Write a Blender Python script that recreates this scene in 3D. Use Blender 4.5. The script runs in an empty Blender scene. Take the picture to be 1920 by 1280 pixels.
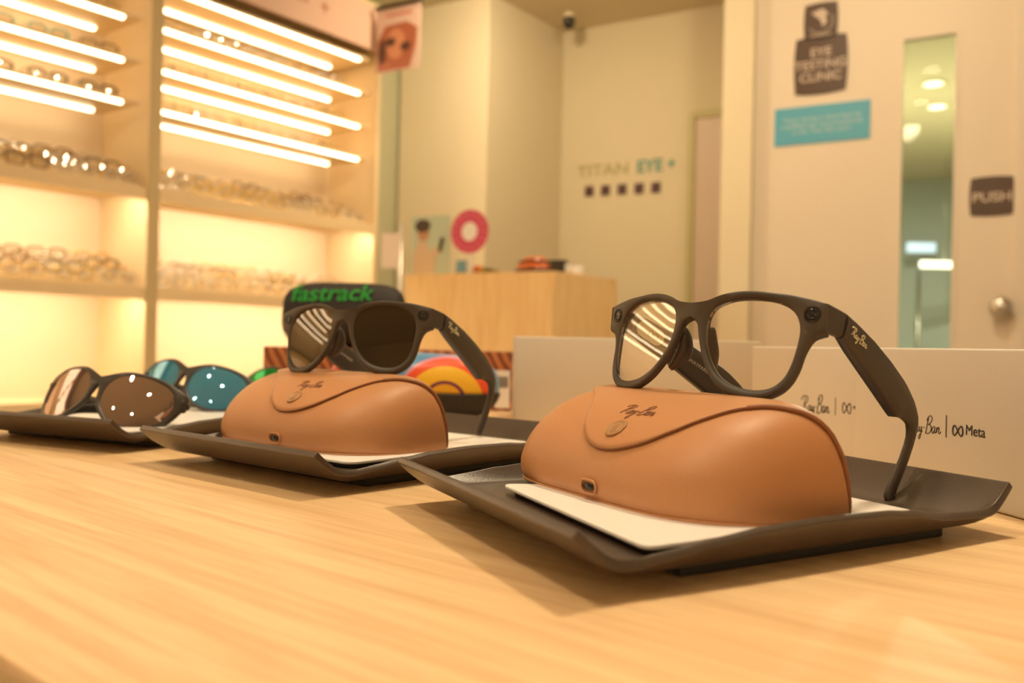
import bpy, bmesh, math, random
import numpy as np
from math import sin, cos, pi, radians, sqrt
from mathutils import Vector, Matrix
from mathutils.bvhtree import BVHTree

random.seed(7)
SC = bpy.context.scene
COL = SC.collection

# ------------------------------------------------------------------ camera, world, exposure, large lights
CZ = 0.835            # eye height; counter top is 0.75
TZ = 0.75
F = 1650.0
RHO, PITCH = .022, 6 / 1650.
_f = Vector((0, cos(PITCH), sin(PITCH)))
_w = Vector((0, -sin(PITCH), cos(PITCH)))
_x = Vector((1, 0, 0))
_r = _x * cos(RHO) + _w * sin(RHO)
_u = _w * cos(RHO) - _x * sin(RHO)
CAM = Vector((0, 0, CZ))
cam = bpy.data.cameras.new('camera')
cam_o = bpy.data.objects.new('camera', cam)
COL.objects.link(cam_o)
cam.sensor_width = 36
cam.lens = 36 * F / 1920
cam.clip_start = .01
cam.dof.use_dof = True
cam.dof.focus_distance = .47
cam.dof.aperture_fstop = 7.5
m = Matrix.Identity(4)
for i in range(3):
    m[i][0], m[i][1], m[i][2], m[i][3] = _r[i], _u[i], -_f[i], CAM[i]
cam_o.matrix_world = m
SC.camera = cam_o
SC.view_settings.view_transform = 'Standard'
SC.view_settings.look = 'None'
SC.view_settings.gamma = 1
SC.view_settings.exposure = 0.0
SC.view_settings.use_curve_mapping = False
SC.cycles.use_denoising = True
SC.cycles.max_bounces = 8
SC.cycles.transparent_max_bounces = 24
SC.cycles.sample_clamp_indirect = 6
SC.cycles.caustics_reflective = False
SC.cycles.caustics_refractive = False
wd = bpy.data.worlds.new('world')
SC.world = wd
wd.use_nodes = True
wd.node_tree.nodes['Background'].inputs[0].default_value = (1, .72, .42, 1)
wd.node_tree.nodes['Background'].inputs[1].default_value = .42


def area(name, loc, size, power, col=(1, .79, .50), target=None, sy=None):
    l = bpy.data.lights.new(name, 'AREA')
    l.energy = power
    l.color = col
    l.shape = 'RECTANGLE' if sy else 'DISK'
    l.size = size
    if sy: l.size_y = sy
    o = bpy.data.objects.new(name, l)
    COL.objects.link(o)
    o.location = loc
    d = (Vector(target) - Vector(loc)) if target else Vector((0, 0, -1))
    o.rotation_euler = d.to_track_quat('-Z', 'Y').to_euler()
    return o


CEIL = CZ + 1.675
area('counter_downlight', (.35, .95, CEIL - .03), .17, 18, target=(.1, .55, .75))
area('front_downlight', (-.75, .2, CEIL - .03), .17, 11, target=(-.1, .5, .75))
area('room_downlight', (.75, 2.1, CEIL - .03), .17, 16, target=(1.25, 3.6, 1.0))
area('lobby_downlight', (-.1, 3.4, CEIL - .03), .17, 14, target=(-.1, 4.2, .9))

# ------------------------------------------------------------------ projection helpers (pixel of the 1920x1280 frame -> ray)


def ray(px, py):
    return _f + (px - 960) / F * _r - (py - 640) / F * _u


def onz(px, py, zrel):
    d = ray(px, py)
    p = d * (zrel / d.z)
    return Vector((p.x, p.y, CZ + zrel))


def onplane(px, py, P, n):
    d = ray(px, py)
    return CAM + d * ((P - CAM).dot(n) / d.dot(n))


# ------------------------------------------------------------------ materials
MATS = {}


def mat(name, col, rough=.5, metal=0, spec=.5, emit=None, es=0, noise=None, bump=None, coat=0, var=0.0, trans=0):
    if name in MATS: return MATS[name]
    m = bpy.data.materials.new(name)
    m.use_nodes = True
    nt = m.node_tree
    b = nt.nodes['Principled BSDF']
    b.inputs['Base Color'].default_value = (*col, 1)
    b.inputs['Roughness'].default_value = rough
    b.inputs['Metallic'].default_value = metal
    b.inputs['Specular IOR Level'].default_value = spec
    b.inputs['Coat Weight'].default_value = coat
    b.inputs['Transmission Weight'].default_value = trans
    if emit:
        b.inputs['Emission Color'].default_value = (*emit, 1)
        b.inputs['Emission Strength'].default_value = es
    if bump or var:
        tc = nt.nodes.new('ShaderNodeTexCoord')
        n = nt.nodes.new('ShaderNodeTexNoise')
        n.inputs['Scale'].default_value = noise or 200
        n.inputs['Detail'].default_value = 6
        nt.links.new(tc.outputs['Object'], n.inputs['Vector'])
        if bump:
            bp = nt.nodes.new('ShaderNodeBump')
            bp.inputs['Strength'].default_value = bump
            bp.inputs['Distance'].default_value = .001
            nt.links.new(n.outputs['Fac'], bp.inputs['Height'])
            nt.links.new(bp.outputs['Normal'], b.inputs['Normal'])
        if var:
            r = nt.nodes.new('ShaderNodeValToRGB')
            r.color_ramp.elements[0].position = .3
            r.color_ramp.elements[1].position = .7
            r.color_ramp.elements[0].color = (*[c * (1 - var) for c in col], 1)
            r.color_ramp.elements[1].color = (*[min(1, c * (1 + var)) for c in col], 1)
            nt.links.new(n.outputs['Fac'], r.inputs[0])
            nt.links.new(r.outputs[0], b.inputs['Base Color'])
    MATS[name] = m
    return m


def wood(name, c1, c2, scale=(1.2, 30, 30), rough=.42, wave=9):
    m = bpy.data.materials.new(name)
    m.use_nodes = True
    nt = m.node_tree
    b = nt.nodes['Principled BSDF']
    b.inputs['Roughness'].default_value = rough
    tc = nt.nodes.new('ShaderNodeTexCoord')
    mp = nt.nodes.new('ShaderNodeMapping')
    mp.inputs['Scale'].default_value = scale
    nt.links.new(tc.outputs['Object'], mp.inputs['Vector'])
    n = nt.nodes.new('ShaderNodeTexNoise')
    n.inputs['Scale'].default_value = 3.2
    n.inputs['Detail'].default_value = 9
    n.inputs['Roughness'].default_value = .6
    n.inputs['Distortion'].default_value = .5
    nt.links.new(mp.outputs[0], n.inputs['Vector'])
    n2 = nt.nodes.new('ShaderNodeTexNoise')
    n2.inputs['Scale'].default_value = wave
    n2.inputs['Detail'].default_value = 3
    nt.links.new(mp.outputs[0], n2.inputs['Vector'])
    ad = nt.nodes.new('ShaderNodeMath')
    ad.operation = 'MULTIPLY_ADD'
    ad.inputs[1].default_value = .35
    nt.links.new(n2.outputs['Fac'], ad.inputs[0])
    mu = nt.nodes.new('ShaderNodeMath')
    mu.operation = 'MULTIPLY'
    mu.inputs[1].default_value = .65
    nt.links.new(n.outputs['Fac'], mu.inputs[0])
    nt.links.new(mu.outputs[0], ad.inputs[2])
    r = nt.nodes.new('ShaderNodeValToRGB')
    r.color_ramp.elements[0].position = .36
    r.color_ramp.elements[1].position = .60
    r.color_ramp.elements[0].color = (*c1, 1)
    r.color_ramp.elements[1].color = (*c2, 1)
    nt.links.new(ad.outputs[0], r.inputs[0])
    nt.links.new(r.outputs[0], b.inputs['Base Color'])
    MATS[name] = m
    return m


def lensmat(name, tint, gloss, rough=0.0, edge=.55, base=.05, dif=None, dk=0.0):
    """see-through lens: tinted transparency under a fresnel-like mirror coat; tint2 = colour at the top of the lens"""
    m = bpy.data.materials.new(name)
    m.use_nodes = True
    nt = m.node_tree
    nt.nodes.clear()
    out = nt.nodes.new('ShaderNodeOutputMaterial')
    t = nt.nodes.new('ShaderNodeBsdfTransparent')
    t.inputs[0].default_value = (*tint, 1)
    g = nt.nodes.new('ShaderNodeBsdfGlossy')
    g.inputs['Color'].default_value = (*gloss, 1)
    g.inputs['Roughness'].default_value = rough
    lw = nt.nodes.new('ShaderNodeLayerWeight')
    lw.inputs[0].default_value = .35
    mr = nt.nodes.new('ShaderNodeMapRange')
    mr.inputs['To Min'].default_value = base
    mr.inputs['To Max'].default_value = edge
    nt.links.new(lw.outputs['Fresnel'], mr.inputs[0])
    mx = nt.nodes.new('ShaderNodeMixShader')
    nt.links.new(mr.outputs[0], mx.inputs[0])
    nt.links.new(t.outputs[0], mx.inputs[1])
    nt.links.new(g.outputs[0], mx.inputs[2])
    last = mx
    if dif:
        df = nt.nodes.new('ShaderNodeBsdfDiffuse')
        df.inputs[0].default_value = (*dif, 1)
        m2 = nt.nodes.new('ShaderNodeMixShader')
        m2.inputs[0].default_value = dk
        nt.links.new(mx.outputs[0], m2.inputs[1])
        nt.links.new(df.outputs[0], m2.inputs[2])
        last = m2
    nt.links.new(last.outputs[0], out.inputs[0])
    MATS[name] = m
    return m


M_FRAME = mat('matte_black_acetate', (.058, .043, .033), .48, spec=.5, noise=2500, bump=.05)
M_FRAME2 = mat('satin_black_plastic', (.050, .043, .038), .35, spec=.45)
M_DARK = mat('gloss_black', (.008, .008, .008), .12, spec=.6)
M_CAMRING = mat('camera_ring', (.03, .027, .024), .3, metal=.6)
M_TRAY = mat('dark_tray_vinyl', (.066, .046, .034), .36, spec=.7, noise=900, bump=.12)
M_TRAYFOOT = mat('tray_foot', (.016, .014, .012), .6)
M_LEATHER = mat('tan_leather', (.53, .255, .115), .47, spec=.40, noise=1300, bump=.10, var=.03)
M_LEATHER_EDGE = mat('leather_edge', (.27, .105, .045), .5)
M_SNAP = mat('snap_button', (.42, .22, .09), .35, metal=.1)
M_INK = mat('logo_ink', (.26, .105, .045), .5)
M_PLATE = mat('white_card', (.93, .91, .90), .35)
M_CARTON = mat('grey_carton', (.68, .63, .57), .7, noise=1500, bump=.12, var=.03)
M_PRINT = mat('print_black', (.02, .015, .012), .5)
M_SILVER = mat('silver_foil', (.75, .70, .48), .3, metal=.5)
M_WALL = mat('cream_wall_paint', (.66, .585, .42), .75)
M_WALLG = mat('olive_wall_paint', (.50, .50, .34), .75)
M_COLUMN = mat('light_wall_paint', (.80, .71, .52), .7)
M_DOOR = mat('door_laminate', (.78, .68, .56), .55)
M_CEIL = mat('ceiling_paint', (.66, .58, .42), .8)
M_FLOOR = mat('floor_tile', (.45, .38, .30), .3, var=.05, noise=3)
M_SHELF = mat('shelf_laminate', (.88, .70, .44), .5)
M_SHELFB = mat('shelf_back_laminate', (.86, .70, .50), .55)
M_POST = mat('shelf_edge_laminate', (.62, .50, .28), .5)
M_FASCIA = mat('fascia_pink', (.62, .40, .30), .6)
M_LED = mat('led_strip', (1, .9, .7), .5, emit=(1, .84, .56), es=7)
M_LEDH = mat('led_strip_hidden', (1, .9, .7), .5, emit=(1, .86, .61), es=56)
M_LAMP = mat('downlight_glow', (1, .95, .85), .5, emit=(1, .86, .62), es=45)
M_LAMPCOOL = mat('clinic_light_glow', (1, 1, 1), .5, emit=(1, .88, .66), es=4)
M_SIGN = mat('brown_sign', (.085, .050, .035), .45)
M_SIGNTXT = mat('sign_letters', (.62, .50, .42), .5)
M_TEAL = mat('teal_sign', (.10, .40, .58), .5)
M_TEALTXT = mat('teal_sign_letters', (.55, .66, .62), .5)
M_STEEL = mat('brushed_steel', (.62, .58, .52), .28, metal=.9)
M_COUNTER = wood('oak_counter_top', (.70, .45, .225), (.90, .655, .375), (1.3, 24, 24))
M_COUNTERSIDE = mat('counter_side', (.45, .32, .17), .6)
M_COUNTEREDGE = mat('counter_edge_band', (.74, .56, .34), .5)
M_OAK = wood('oak_cabinet', (.84, .55, .25), (.97, .72, .38), (14, 14, .8), .5)
M_CLEAR = lensmat('clear_lens', (.97, .95, .92), (1, .97, .93), edge=.20, base=.02)
M_SUN = lensmat('brown_sun_lens', (.055, .042, .036), (1, .90, .82), edge=.6, base=.11)
M_BROWN = lensmat('brown_mirror_lens', (.22, .14, .10), (1, .84, .84), edge=.8, base=.5, dif=(.30, .22, .20), dk=.15)
M_BLUE = lensmat('blue_mirror_lens', (.03, .34, .50), (.45, .76, 1.0), edge=.8, base=.5, dif=(.05, .42, .75), dk=.32)
M_GREEN = lensmat('green_mirror_lens', (.02, .14, .05), (.15, .8, .3), edge=.8, base=.45, dif=(.03, .45, .08), dk=.4)
M_DISPLENS = lensmat('demo_lens', (.90, .87, .82), (1, 1, 1), edge=.6, base=.25)
M_CLINIC = mat('clinic_wall', (.56, .54, .42), .7)
M_CLINICB = mat('clinic_back_wall', (.46, .50, .46), .7)
M_GLASSDOOR = lensmat('door_glass', (.76, .80, .72), (1, 1, 1), edge=.10, base=.0)

# ------------------------------------------------------------------ mesh helpers


def tag(o, label=None, cat=None, group=None, kind=None):
    if label: o['label'] = label
    if cat: o['category'] = cat
    if group: o['group'] = group
    if kind: o['kind'] = kind
    return o


def link(name, me, mats, parent=None):
    o = bpy.data.objects.new(name, me)
    COL.objects.link(o)
    if not isinstance(mats, (list, tuple)): mats = [mats]
    if len(me.materials) == 0:
        for mm in mats: me.materials.append(mm)
    if parent: o.parent = parent
    return o


def obj(name, bm, mats, parent=None, smooth=True, auto=None):
    bm.normal_update()
    me = bpy.data.meshes.new(name)
    bm.to_mesh(me)
    bm.free()
    if smooth:
        for p in me.polygons: p.use_smooth = True
        if auto is not None:
            me.set_sharp_from_angle(angle=radians(auto))
    else:
        for p in me.polygons: p.use_smooth = False
    return link(name, me, mats, parent)


def empty(name, loc=(0, 0, 0), label=None, cat=None, group=None, rz=0, matrix=None):
    o = bpy.data.objects.new(name, None)
    COL.objects.link(o)
    o.empty_display_size = .02
    if matrix is not None: o.matrix_world = matrix
    else:
        o.location = loc
        o.rotation_euler = (0, 0, rz)
    return tag(o, label, cat, group)


def struct(name, bm, m, parent=None, smooth=False):
    o = obj(name, bm, m, parent, smooth)
    o['kind'] = 'structure'
    return o


def frame3(o, x, y=None, z=(0, 0, 1)):
    x = Vector(x).normalized()
    z = Vector(z).normalized()
    if y is None: y = z.cross(x)
    y = Vector(y).normalized()
    M = Matrix.Identity(4)
    for i in range(3): M[i][0], M[i][1], M[i][2], M[i][3] = x[i], y[i], z[i], o[i]
    return M


def box(bm, x0, x1, y0, y1, z0, z1, bev=0, seg=2, M=None, mi=0):
    vs = [bm.verts.new((x, y, z)) for z in (z0, z1) for y in (y0, y1) for x in (x0, x1)]
    F_ = [(0, 2, 3, 1), (4, 5, 7, 6), (0, 1, 5, 4), (2, 6, 7, 3), (1, 3, 7, 5), (0, 4, 6, 2)]
    fs = [bm.faces.new([vs[i] for i in f]) for f in F_]
    for f in fs: f.material_index = mi
    vv = set(vs)
    if bev > 0:
        es = list({e for f in fs for e in f.edges})
        r = bmesh.ops.bevel(bm, geom=es, offset=bev, segments=seg, profile=.5, affect='EDGES')
        vv = set(r['verts']) | {v for v in vs if v.is_valid}
        for f in r['faces']: f.material_index = mi
    if M is not None:
        for v in vv:
            if v.is_valid: v.co = M @ v.co
    return vv


def boxo(name, x0, x1, y0, y1, z0, z1, m, parent=None, bev=0, M=None, seg=2):
    bm = bmesh.new()
    box(bm, x0, x1, y0, y1, z0, z1, bev, seg, M)
    return obj(name, bm, m, parent, smooth=bev > 0, auto=40)


def tube(bm, pts, rad, seg=8, cap=True, flat=None, up=Vector((0, 0, 1)), closed=False):
    pts = [Vector(p) for p in pts]
    n = len(pts)
    rings = []
    prev = None
    for i, p in enumerate(pts):
        if closed: t = pts[(i + 1) % n] - pts[i - 1]
        else: t = pts[min(i + 1, n - 1)] - pts[max(i - 1, 0)]
        if t.length < 1e-9: t = Vector((1, 0, 0))
        t.normalize()
        a = up - t * up.dot(t)
        if a.length < 1e-3:
            a = prev if prev is not None else Vector((1, 0, 0))
            a = a - t * a.dot(t)
        a.normalize()
        prev = a.copy()
        b = t.cross(a)
        r = rad[i] if isinstance(rad, (list, tuple)) else rad
        ra, rb = (r, r) if flat is None else (r, r * flat)
        rings.append([bm.verts.new(p + a * ra * sin(2 * pi * k / seg) + b * rb * cos(2 * pi * k / seg)) for k in range(seg)])
    rng = range(n) if closed else range(n - 1)
    for i in rng:
        A, B = rings[i], rings[(i + 1) % n]
        for k in range(seg):
            bm.faces.new((A[k], A[(k + 1) % seg], B[(k + 1) % seg], B[k]))
    if cap and not closed:
        bm.faces.new(list(reversed(rings[0])))
        bm.faces.new(rings[-1])
    return rings


def cr(P, t, closed=True):
    n = len(P)
    i = int(math.floor(t))
    f = t - i
    g = lambda k: Vector(P[(i + k) % n]) if closed else Vector(P[max(0, min(n - 1, i + k))])
    p0, p1, p2, p3 = g(-1), g(0), g(1), g(2)
    return .5 * ((2 * p1) + (-p0 + p2) * f + (2 * p0 - 5 * p1 + 4 * p2 - p3) * f * f + (-p0 + 3 * p1 - 3 * p2 + p3) * f * f * f)


def smooth_pts(P, k=4, closed=False):
    n = len(P)
    if closed: return [cr(P, i / k) for i in range(n * k)]
    return [cr(P, min(i / k, n - 1.0001), False) for i in range((n - 1) * k + 1)]


def lathe(bm, prof, seg=24, M=None):
    rings = []
    for r, z in prof:
        rings.append([bm.verts.new((r * cos(2 * pi * k / seg), r * sin(2 * pi * k / seg), z)) for k in range(seg)])
    for A, B in zip(rings, rings[1:]):
        for k in range(seg): bm.faces.new((A[k], A[(k + 1) % seg], B[(k + 1) % seg], B[k]))
    bm.faces.new(list(reversed(rings[0])))
    bm.faces.new(rings[-1])
    if M is not None:
        for R_ in rings:
            for v in R_: v.co = M @ v.co


def poly_prism(bm, pts2, d0, d1, M=None, mi=0):
    """pts2 in local xy extruded along z d0..d1"""
    A = [bm.verts.new((p[0], p[1], d0)) for p in pts2]
    B = [bm.verts.new((p[0], p[1], d1)) for p in pts2]
    n = len(A)
    fs = [bm.faces.new(list(reversed(A))), bm.faces.new(B)]
    for k in range(n): fs.append(bm.faces.new((A[k], A[(k + 1) % n], B[(k + 1) % n], B[k])))
    for f in fs: f.material_index = mi
    if M is not None:
        for v in A + B: v.co = M @ v.co


def rrect(w, h, r, n=5, cx=0, cy=0):
    P = []
    for (sx, sy, a0) in ((1, 1, 0), (-1, 1, 90), (-1, -1, 180), (1, -1, 270)):
        for k in range(n + 1):
            a = radians(a0 + 90 * k / n)
            P.append((cx + sx * (w / 2 - r) + r * cos(a), cy + sy * (h / 2 - r) + r * sin(a)))
    return P


def text(name, s, size, m, M, parent=None, depth=.0002, sx=1, align='CENTER', spacing=1.0, bold=0):
    cu = bpy.data.curves.new(name, 'FONT')
    cu.body = s
    cu.size = size
    cu.extrude = depth
    cu.offset = bold
    cu.align_x = align
    cu.align_y = 'CENTER'
    cu.space_character = spacing
    to = bpy.data.objects.new(name, cu)
    COL.objects.link(to)
    dg = bpy.context.evaluated_depsgraph_get()
    dg.update()
    me = bpy.data.meshes.new_from_object(to.evaluated_get(dg))
    bpy.data.objects.remove(to)
    bpy.data.curves.remove(cu)
    me.name = name
    me.transform(M @ Matrix.Diagonal((sx, 1, 1, 1)))
    me.materials.clear()
    return link(name, me, m, parent)


LOGO = [
    [(.0, 2.5), (.5, 3.2), (1.5, 3.5), (2.6, 3.5), (3.1, 3.0), (2.7, 2.2), (1.8, 1.75), (1.5, 1.7), (2.1, 1.1), (2.7, .3), (3.3, .1)],
    [(1.9, 3.2), (1.6, 2.2), (1.2, 1.0), (.8, .0)],
    [(4.5, 1.35), (4.0, 1.5), (3.5, 1.0), (3.45, .3), (3.8, .1), (4.3, .7), (4.55, 1.4), (4.4, .5), (4.6, .1), (5.0, .5), (5.2, 1.4)],
    [(5.2, 1.4), (5.1, .5), (5.4, .3), (5.8, .8), (6.0, 1.5), (5.8, .2), (5.4, -1.2), (5.0, -1.5), (4.9, -1.0), (5.6, -.2), (6.3, .5)],
    [(6.6, 1.2), (6.9, 1.25), (7.1, 1.3)],
    [(8.6, 3.6), (8.2, 2.4), (7.8, 1.0), (7.5, .0)],
    [(7.9, 2.9), (8.6, 3.9), (9.5, 4.1), (9.9, 3.5), (9.4, 2.6), (8.5, 2.1), (9.3, 2.0), (9.6, 1.2), (9.0, .3), (8.1, .0), (7.6, .2)],
    [(10.9, 1.7), (10.4, 1.8), (9.9, 1.2), (9.9, .5), (10.3, .3), (10.7, .9), (11.0, 1.7), (10.8, .8), (11.0, .4), (11.4, .8), (11.7, 1.7)],
    [(11.7, 1.8), (11.5, .5), (11.8, 1.3), (12.3, 1.8), (12.5, 1.4), (12.3, .7), (12.6, .4), (13.2, .9)],
]


def script_logo(name, w, m, M, parent, stroke=.02, depth=.0003, proj=None):
    """flowing script word mark, w = its width; laid in local xy, centred; proj maps a local point onto a surface"""
    bm = bmesh.new()
    k = w / 13.2
    for s in LOGO:
        P = smooth_pts([(a * k - w / 2, (b - 1.4) * k, 0) for a, b in s], 4)
        if proj: P = [proj(p) for p in P]
        tube(bm, P, stroke * w, 6, up=Vector((0, 0, 1)) if not proj else Vector((.1, .2, 1)))
    if M is not None: bmesh.ops.transform(bm, matrix=M, verts=bm.verts)
    return obj(name, bm, m, parent)


def infinity_mark(bm, w, M, stroke):
    P = []
    for i in range(40):
        a = 2 * pi * i / 40
        d = 1 + .55 * sin(a) ** 2
        P.append((w / 2 * cos(a) / (d ** .2), w * .62 * sin(a) * cos(a) * 1.0, 0))
    P = [M @ Vector(p) for p in P]
    tube(bm, P, stroke, 6, closed=True, up=(M.to_3x3() @ Vector((0, 0, 1))))


def fill_grid(bm, rows, closed_u=False, flip=False):
    for A, B in zip(rows, rows[1:]):
        n = len(A)
        for k in range(n if closed_u else n - 1):
            q = (A[k], A[(k + 1) % n], B[(k + 1) % n], B[k])
            bm.faces.new(tuple(reversed(q)) if flip else q)


def modsub(o, n=1):
    s = o.modifiers.new('subsurf', 'SUBSURF')
    s.levels = s.render_levels = n
    return o


def solid(o, t, off=-1):
    s = o.modifiers.new('solid', 'SOLIDIFY')
    s.thickness = t
    s.offset = off
    s.use_even_offset = True
    return o


# ------------------------------------------------------------------ COUNTER
eA, eB = onz(0, 1225, -.085), onz(87, 1280, -.085)
eD = (eA - eB).normalized()                     # along the counter edge, towards the left
eN = Vector((-eD.y, eD.x, 0))
if eN.y < 0: eN = -eN                            # into the counter
CM = frame3((eA.x, eA.y, 0), -eD, eN)            # local x: right along edge, y: across
CL, CR, CD = -.66, 1.75, .92
counter = empty('display_counter', label='light oak display counter carrying the trays, cases and cartons', cat='counter', matrix=CM)
bm = bmesh.new()
box(bm, CL, CR, 0, CD, TZ - .006, TZ, .0015, 2)
obj('worktop', bm, M_COUNTER, counter, auto=40)
boxo('edge_band', CL + .001, CR - .001, .001, CD - .001, TZ - .030, TZ - .0062, M_COUNTEREDGE, counter, .003)
boxo('cabinet_body', CL + .02, CR - .02, .012, CD - .02, .08, TZ - .0302, M_COUNTERSIDE, counter)
boxo('plinth', CL + .05, CR - .05, .06, CD - .05, .001, .0798, M_TRAYFOOT, counter)

# ------------------------------------------------------------------ TRAYS
TL, TW = .250, .190
Z_FLOOR = .0096   # tray floor above the counter


def S_prof(t):
    P = [(-.01, .0050), (.0, .0048), (.025, .0046), (.036, .0058), (.061, .0084), (.087, .0104), (.116, .0112), (.154, .0106), (.173, .0093), (.2, .0058), (.225, .0052), (.25, .005), (.26, .005)]
    for (a, b), (c, d) in zip(P, P[1:]):
        if a <= t <= c:
            f = (t - a) / (c - a)
            f = f * f * (3 - 2 * f)
            return b + (d - b) * f
    return .005


def tray_z(x, y):
    """x 0..TL, y 0..TW"""
    e = min(x, TL - x)
    u0 = .027
    ze = 0 if e > u0 else .0158 * ((u0 - e) / u0) ** 1.7
    s = min(y, TW - y)
    v0 = .0078
    zs = 0 if s > v0 else (S_prof(x) - .0006) * ((v0 - s) / v0) ** 1.35
    return (ze ** 3 + zs ** 3) ** (1 / 3)


def make_tray(label, skew=0.0):
    root = empty('display_tray', label=label, cat='tray', group=None)
    bm = bmesh.new()
    def ax(L, edge, n1, n2):
        a = [edge * (i / n1) ** 1.3 for i in range(n1)]
        return a + [edge + (L - 2 * edge) * i / n2 for i in range(n2 + 1)] + [L - v for v in reversed(a)]
    xs = ax(TL, .029, 12, 22)
    ys = ax(TW, .0085, 9, 12)
    rows = [[bm.verts.new((x + skew * y, y, Z_FLOOR + tray_z(x, y))) for x in xs] for y in ys]
    fill_grid(bm, rows)
    o = obj('tray_shell', bm, M_TRAY, root)
    solid(o, .0038, -1)
    b = o.modifiers.new('b', 'BEVEL'); b.width = .0010; b.segments = 2; b.angle_limit = radians(50)
    boxo('tray_foot', .044 + skew * TW / 2, TL - .044 + skew * TW / 2, .012, TW - .012, .0002, .0056, M_TRAYFOOT, root, .001)
    return root


def tray_frame(A, B):
    """B = near corner of the lip on the side facing the camera, A = other corner of that lip; x axis away"""
    e2 = (A - B); e2.z = 0; e2.normalize()
    e1 = Vector((e2.y, -e2.x, 0))
    if e1.y < 0: e1 = -e1
    return e1, e2


T1A, T1B = onz(755, 858, -.06), onz(1085, 995, -.06)
e1 = Vector((.854, .52, 0)).normalized(); e2 = Vector((-.52, .854, 0)).normalized()
e2v = (T1A - T1B); e2v.z = 0; e2v.normalize()
e1 = Vector((.854, .52, 0)).normalized()
e2 = Vector((-e1.y, e1.x, 0))
tray1 = make_tray('dark tray nearest the camera, holding the white card, tan case and clear-lens glasses', .12)
tray1.matrix_world = frame3((T1B.x, T1B.y, TZ), e1, e2)
T2A, T2B = onz(264.5, 797, -.06), onz(596, 848, -.06)
g1, g2 = tray_frame(T2A, T2B)
tray2 = make_tray('middle dark tray under the tan case with the dark-lens sunglasses')
tray2.matrix_world = frame3((T2B.x, T2B.y, TZ), g1, g2)
T3A, T3B = onz(0, 770, -.06), onz(211, 787, -.06)
h1, h2 = tray_frame(T3A, T3B)
tray3 = make_tray('leftmost dark tray holding the brown-lens and blue-lens sunglasses, cut by the frame')
tray3.matrix_world = frame3((T3B.x, T3B.y, TZ), h1, h2)

# white cards on the trays


def card(M, w, l, label, z0, poly=None):
    root = empty('display_card', label=label, cat='card', matrix=M)
    bm = bmesh.new()
    poly_prism(bm, poly or rrect(w, l, .008, 6, w / 2, l / 2), z0 + .0022, z0 + .0042)
    o = obj('card_sheet', bm, M_PLATE, root, auto=40)
    b = o.modifiers.new('b', 'BEVEL'); b.width = .0006; b.segments = 2; b.limit_method = 'ANGLE'
    bm = bmesh.new()
    if poly:
        cp = sum((Vector(q) for q in poly), Vector((0, 0))) / len(poly)
        poly_prism(bm, [cp + (Vector(q) - cp) * .95 for q in poly], z0 + .0001, z0 + .0021)
    else: poly_prism(bm, rrect(w - .006, l - .006, .006, 6, w / 2, l / 2), z0 + .0001, z0 + .0021)
    obj('backing_pad', bm, M_TRAYFOOT, root, auto=40)
    return root


PZ = -.0725
c0 = onz(940, 912, PZ); c1 = onz(1240, 1037, PZ)
Mt1 = frame3((T1B.x, T1B.y, TZ), e1, e2)
tl_ = lambda v: (lambda q: Vector((q.x, q.y)))(Mt1.inverted() @ Vector((v[0], v[1], TZ)))
LF = tl_(c0); ra, rb_ = tl_(onz(1578, 934, PZ)), tl_(onz(1686, 957, PZ))
rdir = (rb_ - ra)
RN = ra + rdir * ((.0105 - ra.y) / rdir.y)
LN = Vector((.0375, .0105))
RF = ra - rdir * .9
RF.y = min(RF.y, .168)


def round_poly(P, r, n=5):
    out = []
    for k in range(len(P)):
        a, b, c = P[k - 1], P[k], P[(k + 1) % len(P)]
        u, v = (a - b).normalized() * r, (c - b).normalized() * r
        for q in range(n + 1):
            t = q / n
            out.append((b + u) * (1 - t) ** 2 + 2 * b * t * (1 - t) + (b + v) * t * t)
    return out


card(Mt1, 0, 0, 'white card under the tan case on the nearest tray', Z_FLOOR + .0003, [tuple(q) for q in round_poly([LN, RN, RF, LF], .007)])
o2 = T2B + g1 * .040 + g2 * .022
card(frame3((o2.x, o2.y, TZ), g1, g2), .170, .150, 'white card under the tan case on the middle tray', Z_FLOOR + .0003)
o3 = T3B + h1 * .022 + h2 * .012
card(frame3((o3.x, o3.y, TZ), h1, h2), .200, .158, 'white card under the two sunglasses on the leftmost tray', Z_FLOOR + .0003)

# ------------------------------------------------------------------ TAN CASES
SEC = [(76, 0), (60, 0), (40, 0), (15, 0.0), (4, .8), (0, 4), (-1, 9), (0, 15), (4, 23), (11, 31), (22, 39), (34, 44.5), (45, 47.8), (56, 49.7), (66, 49.8), (73.5, 46), (77.5, 36), (79, 20), (79, 7)]
CASEL = .168


def csurf(s, t, off=0.0):
    def raw(s, t):
        v, h = cr([Vector(p) for p in SEC], t)
        if s < 0:
            g = .62 + .38 * (1 - abs(s) ** 5) ** (1 / 2.2); hb = .1 + .9 * (1 - abs(s) ** 16) ** (1 / 2.2)
        else:
            g = .3 + .7 * (1 - abs(s) ** 4.2) ** (1 / 2.3); hb = .1 + .9 * (1 - abs(s) ** 9) ** (1 / 2.2)
        return Vector((s * CASEL / 2, (78 - (78 - v) * g) / 1000, h * hb / 1000))
    p = raw(s, t)
    p.z *= 1 - .016 * (s + 1)
    if off:
        e = .004
        s2 = max(-.99, min(.99, s))
        a = raw(s2 + e, t) - raw(s2 - e, t)
        b = raw(s2, t + .05) - raw(s2, t - .05)
        n = a.cross(b).normalized()
        c = Vector((0, .04, .02))
        if n.dot(p - c) < 0: n = -n
        p = p + n * off
    return p


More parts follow.
